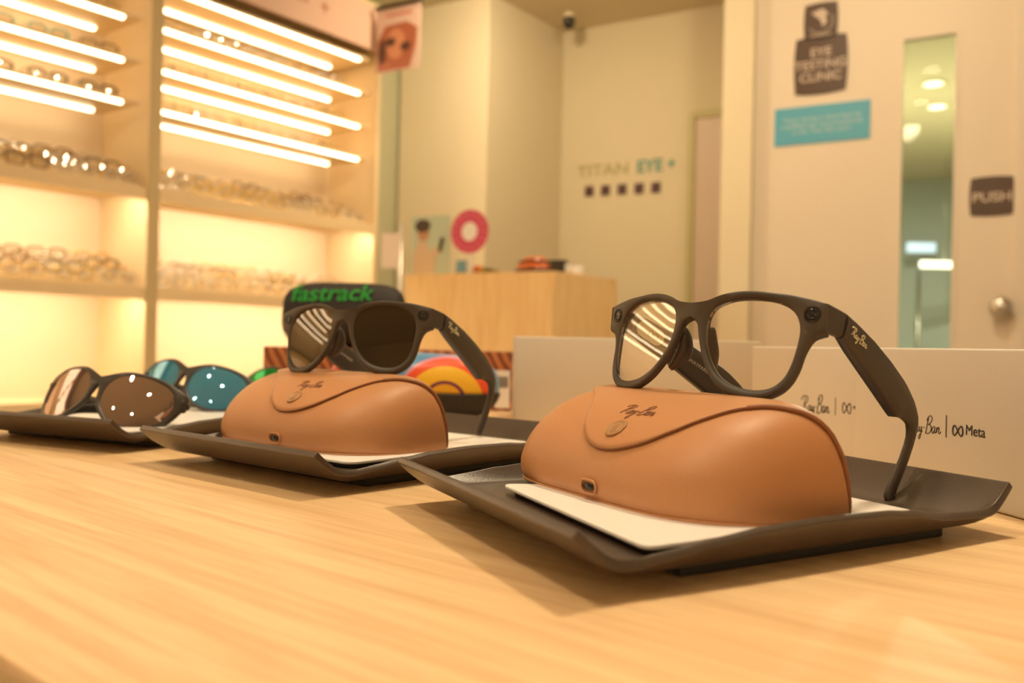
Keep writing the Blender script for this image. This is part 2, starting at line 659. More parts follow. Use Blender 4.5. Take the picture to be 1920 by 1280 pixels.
TEDGE = [(-.97, 13.4), (-.93, 12.9), (-.84, 12.5), (-.71, 11.9), (-.6, 11.4), (-.5, 10.85), (-.387, 10.2), (-.30, 9.6), (-.237, 9.15), (-.1, 8.5), (.037, 8.22), (.2, 8.38), (.362, 8.9), (.5, 9.75), (.574, 10.6), (.637, 11.6), (.70, 12.4), (.79, 13.1), (.86, 13.8), (.92, 14.7), (.97, 15.15)]


def tedge(s):
    for i in range(len(TEDGE) - 1):
        if TEDGE[i][0] <= s <= TEDGE[i + 1][0]:
            f = (s - TEDGE[i][0]) / (TEDGE[i + 1][0] - TEDGE[i][0])
            P = [TEDGE[max(0, min(len(TEDGE) - 1, i + k))][1] for k in (-1, 0, 1, 2)]
            return .5 * (2 * P[1] + (P[2] - P[0]) * f + (2 * P[0] - 5 * P[1] + 4 * P[2] - P[3]) * f * f + (-P[0] + 3 * P[1] - 3 * P[2] + P[3]) * f ** 3)
    return 13.5


def make_case(label, F2, a):
    a = Vector((a[0], a[1], 0)).normalized()
    b = Vector((-a.y, a.x, 0))
    org = Vector((F2[0], F2[1], 0)) - a * CASEL / 2
    M = frame3((org.x, org.y, CZ + PZ + .0002), a, b)
    root = empty('eyewear_case', label=label, cat='eyeglass case', matrix=M)
    bm = bmesh.new()
    N = 19 * 5
    ss = [-1 + .0005] + [-.995, -.985, -.97, -.95, -.92, -.88] + [-.84 + i * 1.68 / 34 for i in range(35)] + [.88, .92, .95, .97, .985, .995, 1 - .0005]
    rows = [[bm.verts.new(csurf(s, i / 5)) for i in range(N)] for s in ss]
    fill_grid(bm, rows, closed_u=True)
    bm.faces.new(rows[0])
    bm.faces.new(list(reversed(rows[-1])))
    bmesh.ops.recalc_face_normals(bm, faces=bm.faces)
    obj('case_body', bm, M_LEATHER, root, auto=75)
    # flap over the ridge
    bm = bmesh.new()
    rows = []
    fs = [-.965 + 1.93 * (i / 90) for i in range(91)]
    for s in fs:
        te = tedge(s)
        rows.append([bm.verts.new(csurf(s, te + (15.2 - te) * (j / 22), .0009)) for j in range(23)])
    fill_grid(bm, rows)
    bmesh.ops.recalc_face_normals(bm, faces=bm.faces)
    up = sum((f.normal.z for f in bm.faces))
    if up < 0: bmesh.ops.reverse_faces(bm, faces=bm.faces)
    o = obj('flap', bm, [M_LEATHER, M_LEATHER_EDGE], root)
    sd = solid(o, .0015, 0)
    mo = o.modifiers['solid']; mo.material_offset_rim = 1
    # seam piping around the back edge
    bm = bmesh.new()
    P = [csurf(s, tedge(s) + .05, .0010) for s in [.66 + .26 * i / 14 for i in range(15)]]
    P += smooth_pts([csurf(a_, t, .0010) for a_, t in ((.92, 14.75), (.95, 15.3), (.968, 15.8), (.978, 16.3), (.984, 16.9), (.985, 17.5), (.982, 18.1))], 3)[1:]
    tube(bm, P, .0011, 8)
    obj('seam_piping', bm, M_LEATHER_EDGE, root)
    # lower lip seam along the front base
    bm = bmesh.new()
    P = [csurf(s, 4.45 + .25 * max(0, s - .4), .0004) for s in [-.985 + 1.965 * i / 90 for i in range(91)]]
    tube(bm, P, .0008, 8)
    obj('base_lip', bm, M_LEATHER, root)
    # snap button
    def surfM(s, t, off):
        p = csurf(s, t, off)
        e = .01
        ax = (csurf(s + e, t) - csurf(s - e, t)).normalized()
        ay = (csurf(s, t + .1) - csurf(s, t - .1)).normalized()
        az = ax.cross(ay).normalized()
        if az.z < 0 and az.y > 0: az = -az
        if az.dot(p - Vector((0, .04, .02))) < 0: az = -az
        ay = az.cross(ax)
        return frame3(p, ax, ay, az)
    bm = bmesh.new()
    Ms = surfM(.062, 9.3, .0015)
    lathe(bm, [(.0056, 0), (.0058, .0005), (.0054, .0009), (.0042, .0009), (.0040, .0006), (.0036, .0010), (.001, .0012)], 28, Ms)
    obj('snap_button', bm, M_SNAP, root)
    Ml = surfM(.06, 10.35, .0019)
    def pr(p):
        return csurf(.075 + p.x / (CASEL / 2), 10.35 + p.y / .0105, .0018)
    script_logo('logo', .025, M_INK, None, root, stroke=.010, proj=pr)
    # charging port
    Mp = surfM(.05, 5.8, .0003)
    bm = bmesh.new()
    P = [Vector((x, y, .0003)) for x, y in rrect(.0120, .0062, .0030, 5)]
    tube(bm, [Mp @ p for p in P], .0006, 6, closed=True, up=Mp.to_3x3() @ Vector((0, 0, 1)))
    pt = obj('charging_port', bm, M_LEATHER, root)
    bm = bmesh.new()
    poly_prism(bm, rrect(.0082, .0030, .0014, 5), -.0002, .0004, Mp)
    obj('port_opening', bm, M_DARK, pt)
    return root


make_case('larger-looking tan leather case on the nearest tray, under the clear-lens glasses', (.0770, .3370), (.49, -.872))
make_case('tan leather case on the middle tray, under the dark-lens sunglasses', (-.0925, .527), (.765, -.645))

# ------------------------------------------------------------------ SMART GLASSES (hero + middle)
GK, GPA, GS = .0022, .40, .00096
PAIRS = [((11.2, 4), (4.6, 5.5)), ((11.3, 8), (0, 8.8)), ((12.3, 11.5), (0, 12)), ((14.5, 14.5), (0, 15.8)), ((19, 17.3), (8.5, 17.0)),
         ((25, 19.5), (18, 21)), ((32, 20.8), (28, 23.6)), ((39, 21.3), (37, 24.7)), ((46, 21), (46, 24.6)), ((52, 19.5), (55, 24.4)),
         ((56.5, 16.8), (65, 23.5)), ((59.3, 13), (73.4, 22.4)), ((60.6, 8.5), (73.4, 8.6)), ((60.6, 3), (67.6, 5.4)), ((60, -3), (64.5, -1.5)),
         ((59, -9), (63.2, -9)), ((57, -15), (61, -15.8)), ((53, -19.8), (57, -21.3)), ((47, -22.4), (50, -25.6)), ((39, -23), (41, -27.2)),
         ((30.5, -21.6), (30, -26)), ((23, -18), (20.5, -21.3)), ((17, -12), (13.2, -13.2)), ((13, -5), (8.8, -5.4)), ((11.6, 0), (6.4, .8))]
SHARP = {1, 2, 3, 11, 12}


def sharp_curve(P, sharp, k, closed=True):
    n = len(P)
    out = []
    for i in range(n):
        p1, p2 = Vector(P[i]), Vector(P[(i + 1) % n])
        p0 = Vector(P[i - 1]) if i not in sharp else p1 * 2 - p2
        p3 = Vector(P[(i + 2) % n]) if (i + 1) % n not in sharp else p2 * 2 - p1
        for j in range(k):
            f = j / k
            out.append(.5 * ((2 * p1) + (-p0 + p2) * f + (2 * p0 - 5 * p1 + 4 * p2 - p3) * f * f + (-p0 + 3 * p1 - 3 * p2 + p3) * f ** 3))
    return out


def gfront(x, z, d):
    """front surface point (mm): d = depth back from the front face"""
    f = 3.8 * (1 - (x / 42) ** 2) ** 2 if abs(x) < 42 else 0
    return Vector((x, GK * x * x - (.29 * z + .0036 * z * z) + d - f, z))


def make_smart_glasses(label, Rm, T, lens_m, lens_word, sticker=False, k=1.0, fold=24, turn=0.0):
    M = Matrix.Identity(4)
    for i in range(3):
        for j in range(3): M[i][j] = Rm[i][j] * k
        M[i][3] = T[i]
    M[2][3] += CZ
    # small turn about the line of sight, pivoting on the left rim's lowest point
    piv = M @ (Vector((-40, 5, -26)) * GS)
    M = Matrix.Translation(piv) @ Matrix.Rotation(radians(turn), 4, _f) @ Matrix.Translation(-piv) @ M
    root = empty('smart_glasses', label=label, cat='glasses', matrix=M)
    K = 4
    zs_ = lambda q, k_: (q[0], q[1] * (k_ if q[1] < 0 else 1))
    hole = sharp_curve([zs_(p[0], 1.09) for p in PAIRS], set(), K)
    outer = sharp_curve([zs_(p[1], 1.115) for p in PAIRS], SHARP, K)
    outer = [Vector((max(0, p.x), p.y)) for p in outer]
    # pantoscopic lens plane is centred so that the mm model sits as measured
    bm = bmesh.new()
    TH = 4.6
    for sx in (1, -1):
        rings = []
        def ring(f, inset, d):
            r = []
            for h, o in zip(hole, outer):
                v = o - h
                L = v.length
                a = min(inset / L, .45) if f == 'in' else 1 - min(inset / L, .45)
                q = h + v * a
                if o.x < .01 and f == 'out': q.x = 0 if h.x < 20 else q.x
                x = q.x
                p = gfront(x, q.y, d)
                # end piece sweeps back a little
                r.append(bm.verts.new((sx * p.x * GS, p.y * GS, p.z * GS)))
            return r
        seq = [('in', 0, 1.9), ('in', .25, .9), ('in', 1.0, .15), ('out', 1.3, 0), ('out', .35, .55), ('out', 0, 1.5), ('out', 0, TH - 1.2), ('out', .35, TH - .4), ('out', 1.2, TH), ('in', 1.0, TH), ('in', 0, TH - .8)]
        rings = [ring(*s) for s in seq]
        rings.append(rings[0])
        fill_grid(bm, rings, closed_u=True, flip=(sx < 0))
    bmesh.ops.remove_doubles(bm, verts=bm.verts, dist=1e-6)
    # drop the interior wall on the centre line
    dead = [f for f in bm.faces if all(abs(v.co.x) < 1e-7 for v in f.verts)]
    bmesh.ops.delete(bm, geom=dead, context='FACES')
    bmesh.ops.recalc_face_normals(bm, faces=bm.faces)
    fr = obj('front_frame', bm, M_FRAME, root, auto=60)
    # lenses
    for sx in (1, -1):
        bm = bmesh.new()
        c = Vector((36, -.5))
        H2 = hole[::2]
        A_m = np.array([[1, h.x, h.y, (h.x - 36) ** 2 + h.y ** 2] for h in H2])
        cf = np.linalg.lstsq(A_m, np.array([gfront(h.x, h.y, 0).y for h in H2]), rcond=None)[0]
        ly = lambda x, z: float(cf[0] + cf[1] * x + cf[2] * z + .0013 * ((x - 36) ** 2 + z * z) + (cf[3] - .0013) * 560)
        for (dd, flip) in ((1.6, False), (3.2, True)):
            rows = []
            for t in (1.0, .8, .6, .4, .2):
                rows.append([bm.verts.new(((sx * (c.x + (h.x - c.x) * t)) * GS, (ly(c.x + (h.x - c.x) * t, c.y + (h.y - c.y) * t) + dd) * GS, (c.y + (h.y - c.y) * t) * GS)) for h in H2])
            cen = bm.verts.new((sx * c.x * GS, (ly(c.x, c.y) + dd) * GS, c.y * GS))
            fill_grid(bm, rows, closed_u=True)
            n = len(H2)
            for k in range(n): bm.faces.new((rows[-1][k], rows[-1][(k + 1) % n], cen))
            if dd == 1.6: r0 = rows[0]
            else: fill_grid(bm, [r0, rows[0]], closed_u=True)
        bmesh.ops.recalc_face_normals(bm, faces=bm.faces)
        obj('lens', bm, lens_m, root, auto=60)
    # camera / light modules in the corners
    for sx in (1, -1):
        c = gfront(66.2, 16.2, 0)
        nrm = Vector((2 * GK * 66 * sx * 1.0, -1, -GPA)).normalized()
        xx = Vector((1, 2 * GK * 66 * sx, 0)).normalized()
        Mm = frame3(Vector((sx * c.x, c.y, c.z)) * GS, xx, nrm.cross(xx), nrm)
        bm = bmesh.new()
        lathe(bm, [(.0041, -.0008), (.0041, .0001), (.0038, .0004), (.0034, .0003), (.0032, -.0001)], 28, Mm)
        cm = obj('camera_module', bm, M_CAMRING, root)
        bm = bmesh.new()
        lathe(bm, [(.0030, -.0006), (.0029, .0002), (.0019, .0003), (.0017, .0001), (.0014, .0001), (.0008, .0003)], 24, Mm)
        obj('camera_glass', bm, M_DARK, cm)
    # nose pads
    for sx in (1, -1):
        bm = bmesh.new()
        P = [(9.8, 6.0, 7), (8.6, 7.5, 2), (9.0, 8.8, -4), (10.6, 7.8, -8.5), (12.8, 6.2, -12.5), (15.2, 4.6, -15.5)]
        P = [Vector((sx * a, GK * a * a - GPA * c + b - 1.2, c)) * GS for a, b, c in P]
        tube(bm, smooth_pts(P, 3), [.0012, .0020, .0026, .0031, .0034, .0037, .0038, .0038, .0036, .0034, .0031, .0028, .0024, .0020, .0016, .0012], 10, flat=1.3, up=Vector((1, 0, 0)))
        obj('nose_pad', bm, M_FRAME, root)
    # end pieces + temples
    UP = [(3.4, 22.1), (21.6, 27.6), (32.6, 29.2), (52.5, 30.6), (72.5, 30.6), (94.5, 29.2), (109.4, 26.2), (119.8, 21.6), (123.8, 15.6), (125.6, 8.0), (126.2, -3.4), (126.0, -14.9), (125.3, -24)]
    for sx in (1, -1):
        sl = 0 if sx > 0 else -.06
        FOLD = Matrix.Translation(Vector((-73.8, 21.9, 0)) * GS) @ Matrix.Rotation(radians(-fold), 4, 'Z') @ Matrix.Translation(Vector((73.8, -21.9, 0)) * GS) if sx < 0 else Matrix.Identity(4)
        # end piece: block from the front corner back to the hinge
        bm = bmesh.new()
        x0, x1 = 69.0, 73.6
        yc = GK * 73.4 ** 2
        prof = [(yc - GPA * 22.4 + .8, 22.3, yc - GPA * 8.6 + .8, 8.7), (9, 24.0, 11.5, 10.0), (14, 25.5, 16, 12.0), (20.8, 27.4, 22.6, 14.4)]
        secs = []
        for (yt, zt, yb, zb) in prof:
            w0 = x0 if yt < 19 else 68.6
            secs.append([Vector((w0, yb, zb + .8)), Vector((w0 + 1.0, yb, zb)), Vector((x1 - 1, yb, zb)), Vector((x1, yb, zb + 1.0)),
                         Vector((x1, yt, zt - 1.0)), Vector((x1 - 1, yt, zt)), Vector((w0 + 1.0, yt, zt)), Vector((w0, yt, zt - .8))])
        rows = [[bm.verts.new((sx * p.x * GS, p.y * GS, p.z * GS)) for p in s] for s in secs]
        fill_grid(bm, rows, closed_u=True)
        bm.faces.new(rows[0]); bm.faces.new(list(reversed(rows[-1])))
        bmesh.ops.recalc_face_normals(bm, faces=bm.faces)
        obj('end_piece', bm, M_FRAME, root, auto=40)
        # temple
        S = [  # y_top,z_top, y_bot,z_bot, x_out, thickness
            (21.9, 27.7, 24.2, 14.5, 73.8, 5.6), (32.6, 29.0, 36, 13.4, 73.9, 6.6), (52.5, 30.4, 56, 11.8, 74, 7.2), (72.5, 30.4, 76, 9.8, 74, 7.2),
            (90, 29.6, 91, 8.2, 73.6, 6.8), (96, 29.0, 94.8, 7.6, 73.4, 6.2), (103, 27.8, 98.5, 9.6, 73.0, 5.0), (109.4, 26.2, 103.5, 11.4, 72.8, 4.2), (115, 24, 108.5, 12.0, 72.5, 3.8), (119.8, 21.4, 112.8, 12.0, 72.2, 3.6), (122.6, 17.8, 115.6, 9.4, 72, 3.4),
            (124.4, 12, 117.2, 6.6, 71.7, 3.2), (125.6, 6, 118.0, 2, 71.3, 3.0), (126.2, -3.4, 118.3, -6, 70.8, 3.0), (126.2, -10, 118.1, -12, 70.4, 3.2), (126.0, -17, 117.6, -18.5, 70, 3.6), (125.5, -24, 117.0, -25.5, 69.7, 3.8), (124.2, -29.6, 117.6, -30.2, 69.5, 3.4), (122.2, -31.6, 119.2, -31.8, 69.3, 2.2)]
        bm = bmesh.new()
        rows = []
        for (yt, zt, yb, zb, xo, th) in S:
            top = Vector((0, yt, zt)); bot = Vector((0, yb, zb))
            d = top - bot
            r = min(1.3, th * .4)
            L = d.length
            k = min(r / L, .3)
            ring = []
            for (fx, fz) in ((th, k * 1.0), (th - r, 0), (r, 0), (0, k), (0, .35), (0, .65), (0, 1 - k), (r, 1), (th - r, 1), (th, 1 - k), (th, .65), (th, .35)):
                q = bot + d * fz
                bulge = -.5 if (fx == 0 and .2 < fz < .8) else 0
                zz = q.z + sl * max(0, q.y - 20)
                ring.append(bm.verts.new(FOLD @ Vector((sx * (xo - fx - bulge) * GS, q.y * GS, zz * GS))))
            rows.append(ring)
        fill_grid(bm, rows, closed_u=True)
        bm.faces.new(rows[0]); bm.faces.new(list(reversed(rows[-1])))
        bmesh.ops.recalc_face_normals(bm, faces=bm.faces)
        te = obj('temple', bm, M_FRAME, root, auto=50)
        # logo on the outside of the temple
        z0 = 21.8 + sl * 15
        if sx > 0:
            Mg = frame3(Vector((sx * 74.6, 36.0, z0)) * GS, Vector((0, 1, .04)), Vector((0, -.04, 1)), Vector((1, 0, 0)))
        else:
            Mg = FOLD @ frame3(Vector((sx * 74.6, 36.0, z0)) * GS, Vector((0, -1, .06)), Vector((0, .06, 1)), Vector((-1, 0, 0)))
        tube_mat = M_SILVER
        script_logo('logo', .0165, tube_mat, Mg, te, stroke=.024)
        if sx < 0:
            Mi = FOLD @ frame3(Vector((-66.3, 68, 20.2 + sl * 48)) * GS, Vector((0, 1, sl)), Vector((0, -sl, 1)), Vector((1, 0, 0)))
            text('inner_print', 'META   WAYFARER', .0033, M_SIGNTXT, Mi, te, depth=.00005)
            if sticker:
                Mi = FOLD @ frame3(Vector((-66.6, 35, 20.8 + sl * 13)) * GS, Vector((0, 1, sl)), Vector((0, -sl, 1)), Vector((1, 0, 0)))
                bm = bmesh.new()
                poly_prism(bm, rrect(.019, .0105, .005, 6), 0, .00015, Mi)
                st = obj('sticker', bm, mat('cream_sticker', (.72, .70, .45), .4), te, smooth=False)
                bm = bmesh.new()
                infinity_mark(bm, .006, Mi @ Matrix.Translation((.002, 0, .0002)), .00025)
                obj('sticker_mark', bm, mat('sticker_ink', (.35, .33, .16), .5), st)
    return root


R1 = [[0.63592696, 0.67006093, 0.38290371], [-0.77174871, 0.55271908, 0.31449252], [-0.00090903, -0.49549972, 0.86860762]]
make_smart_glasses('black thick-rimmed glasses with clear lenses, propped on the nearest tan case', R1, (.093696 * .965, .46224 * .965, .00624 * .965 + .0008), M_CLEAR, 'clear', True, .965, turn=.7)


def rotvec(v):
    v = Vector(v)
    return [list(r) for r in Matrix.Rotation(v.length, 3, v.normalized())]


R2 = rotvec((-0.4851, 0.0899, -0.4783))
make_smart_glasses('black thick-rimmed sunglasses with dark brown lenses, propped on the middle tan case', R2, (-.1261 * .945, .6597 * .945, .0057 * .945 + .0003), M_SUN, 'dark', fold=14, k=.945)

# ------------------------------------------------------------------ SPORTY SUNGLASSES on the left tray (folded temples)


def make_sunglasses(label, M, lens_m, frame_m):
    root = empty('sunglasses', label=label, cat='sunglasses', matrix=M)
    PH = [(7.5, 1), (8.5, 9), (13, 16), (22, 20.5), (34, 22), (46, 21), (55, 17.5), (60, 11), (61, 3), (58, -7), (51, -15.5), (41, -20), (30, -20.5), (20, -17.5), (12.5, -11), (8.5, -5)]
    PO = [(2.8, 2), (0, 9.5), (0, 15.5), (18.5, 23.5), (34, 25), (47, 24.3), (57.5, 21.5), (66.5, 17), (66.5, 6), (61.5, -8), (54, -18), (42.5, -23), (29.5, -23.4), (18.5, -20.4), (9.5, -13), (4.5, -5.5)]
    K = 4
    hole = sharp_curve(PH, set(), K); outer = sharp_curve(PO, {1, 2}, K)
    outer = [Vector((max(0, p.x), p.y)) for p in outer]
    k2 = .0052
    g = lambda x, z, d: Vector((x, k2 * x * x + .0015 * z * z + d, z))
    bm = bmesh.new()
    for sx in (1, -1):
        def ring(f, inset, d):
            r = []
            for h, o in zip(hole, outer):
                v = o - h
                a = min(inset / v.length, .45)
                if f == 'out': a = 1 - a
                q = h + v * a
                if o.x < .01 and f == 'out': q.x = 0
                p = g(q.x, q.y, d)
                r.append(bm.verts.new((sx * p.x * .001, p.y * .001, p.z * .001)))
            return r
        rings = [ring(*s) for s in (('in', 0, 1.2), ('in', .6, .2), ('out', 1, 0), ('out', 0, 1), ('out', 0, 3), ('out', .6, 3.8), ('in', .6, 3.8), ('in', 0, 3))]
        rings.append(rings[0])
        fill_grid(bm, rings, closed_u=True, flip=sx < 0)
    bmesh.ops.remove_doubles(bm, verts=bm.verts, dist=1e-6)
    dead = [f for f in bm.faces if all(abs(v.co.x) < 1e-7 for v in f.verts)]
    bmesh.ops.delete(bm, geom=dead, context='FACES')
    bmesh.ops.recalc_face_normals(bm, faces=bm.faces)
    obj('front_frame', bm, frame_m, root, auto=60)
    for sx in (1, -1):
        bm = bmesh.new()
        c = Vector((34, 0))
        n = len(hole)
        for dd in (1.2, 2.6):
            rows = []
            for t in (1.0, .75, .5, .25):
                rows.append([bm.verts.new(Vector((sx * (c.x + (h.x - c.x) * t), g(c.x + (h.x - c.x) * t, 0, dd).y - 1.6 * (1 - t * t), c.y + (h.y - c.y) * t)) * .001) for h in hole])
            cen = bm.verts.new(Vector((sx * c.x, g(c.x, 0, dd).y - 1.6, 0)) * .001)
            fill_grid(bm, rows, closed_u=True)
            for q in range(n): bm.faces.new((rows[-1][q], rows[-1][(q + 1) % n], cen))
            if dd == 1.2: r0 = rows[0]
            else: fill_grid(bm, [r0, rows[0]], closed_u=True)
        bmesh.ops.recalc_face_normals(bm, faces=bm.faces)
        obj('lens', bm, lens_m, root, auto=60)
        # end piece + folded temple
        bm = bmesh.new()
        P = [(63.5, k2 * 63 * 63 + 2.2, 11.5), (65.5, k2 * 65 * 65 + 4, 11.2), (66, 31, 10.5)]
        tube(bm, smooth_pts([Vector((sx * a, b, c_)) * .001 for a, b, c_ in P], 3), [.0036, .0036, .0034, .0032, .003, .0028, .0024], 10, flat=.7)
        obj('hinge', bm, frame_m, root)
        bm = bmesh.new()
        yb = 29 if sx > 0 else 34
        P = [(65, yb, 10), (50, yb + 3, 9), (20, yb + 5, 6), (-10, yb + 5, 2), (-36, yb + 3, -3), (-52, yb + 1, -11), (-62, yb, -21)]
        tube(bm, smooth_pts([Vector((sx * a, b, c_)) * .001 for a, b, c_ in P], 4), [.0050] * 12 + [.0048, .0046, .0044, .0042, .004, .004, .004, .0042, .0044, .0044, .0042, .0038, .003], 10, flat=.42, up=Vector((0, 0, 1)))
        obj('temple', bm, frame_m, root)
    return root


def pose(px, py, Y, xdir, lean=0, roll=0):
    """matrix: centre through pixel ray at depth Y; xdir = local x in plan (degrees), lean = tilt back, roll"""
    d = ray(px, py)
    p = CAM + d * (Y / d.y)
    return Matrix.Translation(p) @ Matrix.Rotation(radians(xdir), 4, 'Z') @ Matrix.Rotation(radians(lean), 4, 'X') @ Matrix.Rotation(radians(roll), 4, 'Y')


make_sunglasses('matte black sunglasses with brown mirrored lenses at the front of the leftmost tray', pose(174, 737, .70, -14, -30, 5), M_BROWN, M_FRAME2)
make_sunglasses('black sunglasses with blue mirrored lenses behind the brown pair on the leftmost tray', pose(340, 714, .86, -15, -30, 6), M_BLUE, M_FRAME2)
make_sunglasses('sunglasses with a green mirrored lens, mostly hidden behind the middle tan case', pose(540, 722, 1.0, -12, -24, 0), M_GREEN, M_FRAME2)

# ------------------------------------------------------------------ GREY CARTONS


def carton(label, P0, P1, depth, h, side=1):
    """front bottom edge P0 (left in the picture) -> P1 (right); body extends away from the camera"""
    P0 = Vector((P0[0], P0[1], TZ)); P1 = Vector((P1[0], P1[1], TZ))
    x = (P1 - P0); L = x.length; x.normalize()
    M = frame3(P0, x)
    root = empty('product_carton', label=label, cat='box', matrix=M)
    bm = bmesh.new()
    box(bm, 0, L, 0, depth, .0005, h * .45, .0008, 2)
    obj('carton_base', bm, M_CARTON, root, auto=40)
    bm = bmesh.new()
    box(bm, -.0007, L + .0007, -.0007, depth + .0007, .0008, h, .0014, 3)
    lid = obj('carton_lid', bm, M_CARTON, root, auto=40)
    return root, M, lid, x


def carton_print(lid, M, x, px0, py0, px1, pxbar, pybar, pyb0, pyb1, pinf, pmeta, full):
    """printing on the front face, placed by where it stands on that face"""
    n = Vector((x.y, -x.x, 0))
    P = M @ Vector((0, -.0007, 0))
    Mi = M.inverted()
    loc = lambda a, b: Mi @ onplane(a, b, P, n)
    up = Vector((0, 0, 1)); xx = Vector((1, 0, 0))
    a, b = loc(px0, py0), loc(px1, py0)
    w = abs(b.x - a.x)
    F_ = frame3((.5 * (a.x + b.x), -.0008, loc((px0 + px1) / 2, py0).z), xx, up, Vector((0, -1, 0)))
    script_logo('print_wordmark', w, M_PRINT, F_, lid, stroke=.0085)
    c0_, c1_ = loc(pxbar, pyb0), loc(pxbar, pyb1)
    boxo('print_bar', c0_.x - .0003, c0_.x + .0003, -.0010, -.0007, c1_.z, c0_.z, M_PRINT, lid)
    i0, i1 = loc(pinf[0], pybar), loc(pinf[1], pybar)
    bm = bmesh.new()
    infinity_mark(bm, abs(i1.x - i0.x), frame3(((i0.x + i1.x) / 2, -.0009, i0.z), xx, up, Vector((0, -1, 0))), .0004)
    obj('print_symbol', bm, M_PRINT, lid)
    m0, m1 = loc(pmeta[0], pybar), loc(pmeta[1], pybar)
    w = abs(m1.x - m0.x)
    Mt = frame3(((m0.x + m1.x) / 2, -.0009, m0.z), xx, up, Vector((0, -1, 0)))
    t = text('print_word', full, w * (.455 if len(full) > 1 else 1.35), M_PRINT, Mt, lid, depth=.0001)


HB = .0885
q0 = onz(1603, 886, -.085); q1 = onz(1900, 970, -.085)
dirb = (q1 - q0); dirb.z = 0; dirb.normalize()
q2 = q0 + dirb * .205
r3, M3, lid3, x3 = carton('grey carton at the right edge, its printed word mark fully readable', q0, q2, .075, HB)
carton_print(lid3, M3, x3, 1700, 800, 1765, 1775, 806, 778, 820, (1787, 1806), (1809, 1850), 'Meta')
nb = Vector((-dirb.y, dirb.x, 0))
p567 = q0 - dirb * 0
# middle carton: parallel, set back
w0 = Vector((.2517, .684, 0))
mstart = w0 - dirb * .158
mend = w0 + dirb * .036
r2, M2, lid2, x2 = carton('grey carton in the middle of the row, its print cut off by the right carton', mstart, mend, .075, HB)
carton_print(lid2, M2, x2, 1503, 762, 1556, 1567, 764, 745, 778, (1580, 1596), (1600, 1604), 'M')
a0 = onz(965, 793, -.085)
r1, M1, lid1, x1 = carton('plain grey carton at the left end of the row, behind the nearest tan case', (a0.x, .96), (.272, .966), .12, .0943)

# ------------------------------------------------------------------ STRIPED BOX, PATTERNED CASE, BLACK POUCH
M_STRIPE = mat('red_wood_print', (.36, .10, .035), .5)
nt = M_STRIPE.node_tree
tc = nt.nodes.new('ShaderNodeTexCoord'); wv = nt.nodes.new('ShaderNodeTexWave')
mp = nt.nodes.new('ShaderNodeMapping'); mp.inputs['Rotation'].default_value = (0, .5, 0)
wv.inputs['Scale'].default_value = 26; wv.inputs['Distortion'].default_value = 3
rp = nt.nodes.new('ShaderNodeValToRGB')
rp.color_ramp.elements[0].color = (.16, .03, .012, 1); rp.color_ramp.elements[1].color = (.55, .19, .06, 1)
nt.links.new(tc.outputs['Object'], mp.inputs[0]); nt.links.new(mp.outputs[0], wv.inputs[0]); nt.links.new(wv.outputs[0], rp.inputs[0])
nt.links.new(rp.outputs[0], nt.nodes['Principled BSDF'].inputs['Base Color'])
s0 = onplane(493, 700, Vector((0, 1.17, 0)), Vector((0, 1, 0)))
s1 = onplane(958, 700, Vector((0, 1.12, 0)), Vector((0, 1, 0)))
sx_ = Vector((s1.x - s0.x, s1.y - s0.y, 0)); SL = sx_.length
SM = frame3((s0.x, s0.y, TZ), sx_)
sb = empty('striped_gift_box', label='long red-brown striped box under the black pouch at the back of the counter', cat='box', matrix=SM)
boxo('box_body', 0, SL, 0, .10, .0004, .0755, M_STRIPE, sb, .001)
boxo('end_label', SL - .020, SL - .001, -.0008, -.0001, .004, .052, M_PLATE, sb)
bm = bmesh.new()
for i in range(9): box(bm, SL - .018 + i * .0017, SL - .0172 + i * .0017 + .0004 * (i % 2), -.0011, -.0009, .030, .044)
obj('label_bars', bm, M_PRINT, sb, smooth=False)

# patterned hard case: a bulging clamshell, concentric coloured bands above, black below
M_PSY = bpy.data.materials.new('rainbow_swirl_print')
M_PSY.use_nodes = True
nt = M_PSY.node_tree
b = nt.nodes['Principled BSDF']; b.inputs['Roughness'].default_value = .3
tc = nt.nodes.new('ShaderNodeTexCoord')
mp = nt.nodes.new('ShaderNodeMapping'); mp.inputs['Location'].default_value = (-.040, 0, .015); mp.inputs['Scale'].default_value = (1, 0.0, 1.15)
nz = nt.nodes.new('ShaderNodeVectorMath'); nz.operation = 'LENGTH'
dv = nt.nodes.new('ShaderNodeMath'); dv.operation = 'MULTIPLY'; dv.inputs[1].default_value = 10.5
rp = nt.nodes.new('ShaderNodeValToRGB'); rp.color_ramp.interpolation = 'CONSTANT'
cols = [(0, (.85, .45, .03)), (.18, (.16, .02, .12)), (.22, (.90, .55, .04)), (.40, (.85, .10, .03)), (.50, (.75, .30, .45)), (.53, (.10, .30, .55)), (.66, (.75, .62, .40)), (.72, (.75, .12, .04)), (.82, (.85, .42, .05)), (.92, (.5, .05, .03))]
e = rp.color_ramp.elements
e[0].position = cols[0][0]; e[0].color = (*cols[0][1], 1)
e[1].position = cols[1][0]; e[1].color = (*cols[1][1], 1)
for p_, c_ in cols[2:]:
    q = e.new(p_); q.color = (*c_, 1)
nt.links.new(tc.outputs['Object'], mp.inputs[0]); nt.links.new(mp.outputs[0], nz.inputs[0]); nt.links.new(nz.outputs['Value'], dv.inputs[0]); nt.links.new(dv.outputs[0], rp.inputs[0]); nt.links.new(rp.outputs[0], b.inputs['Base Color'])
pc = onplane(775, 715, Vector((0, .94, 0)), Vector((0, 1, 0)))
PM = frame3((pc.x, pc.y, TZ + .041), Vector((1, -.10, 0)))
ph = empty('patterned_case', label='rounded hard case with yellow, orange and blue swirl lid and black base', cat='eyeglass case', matrix=PM)


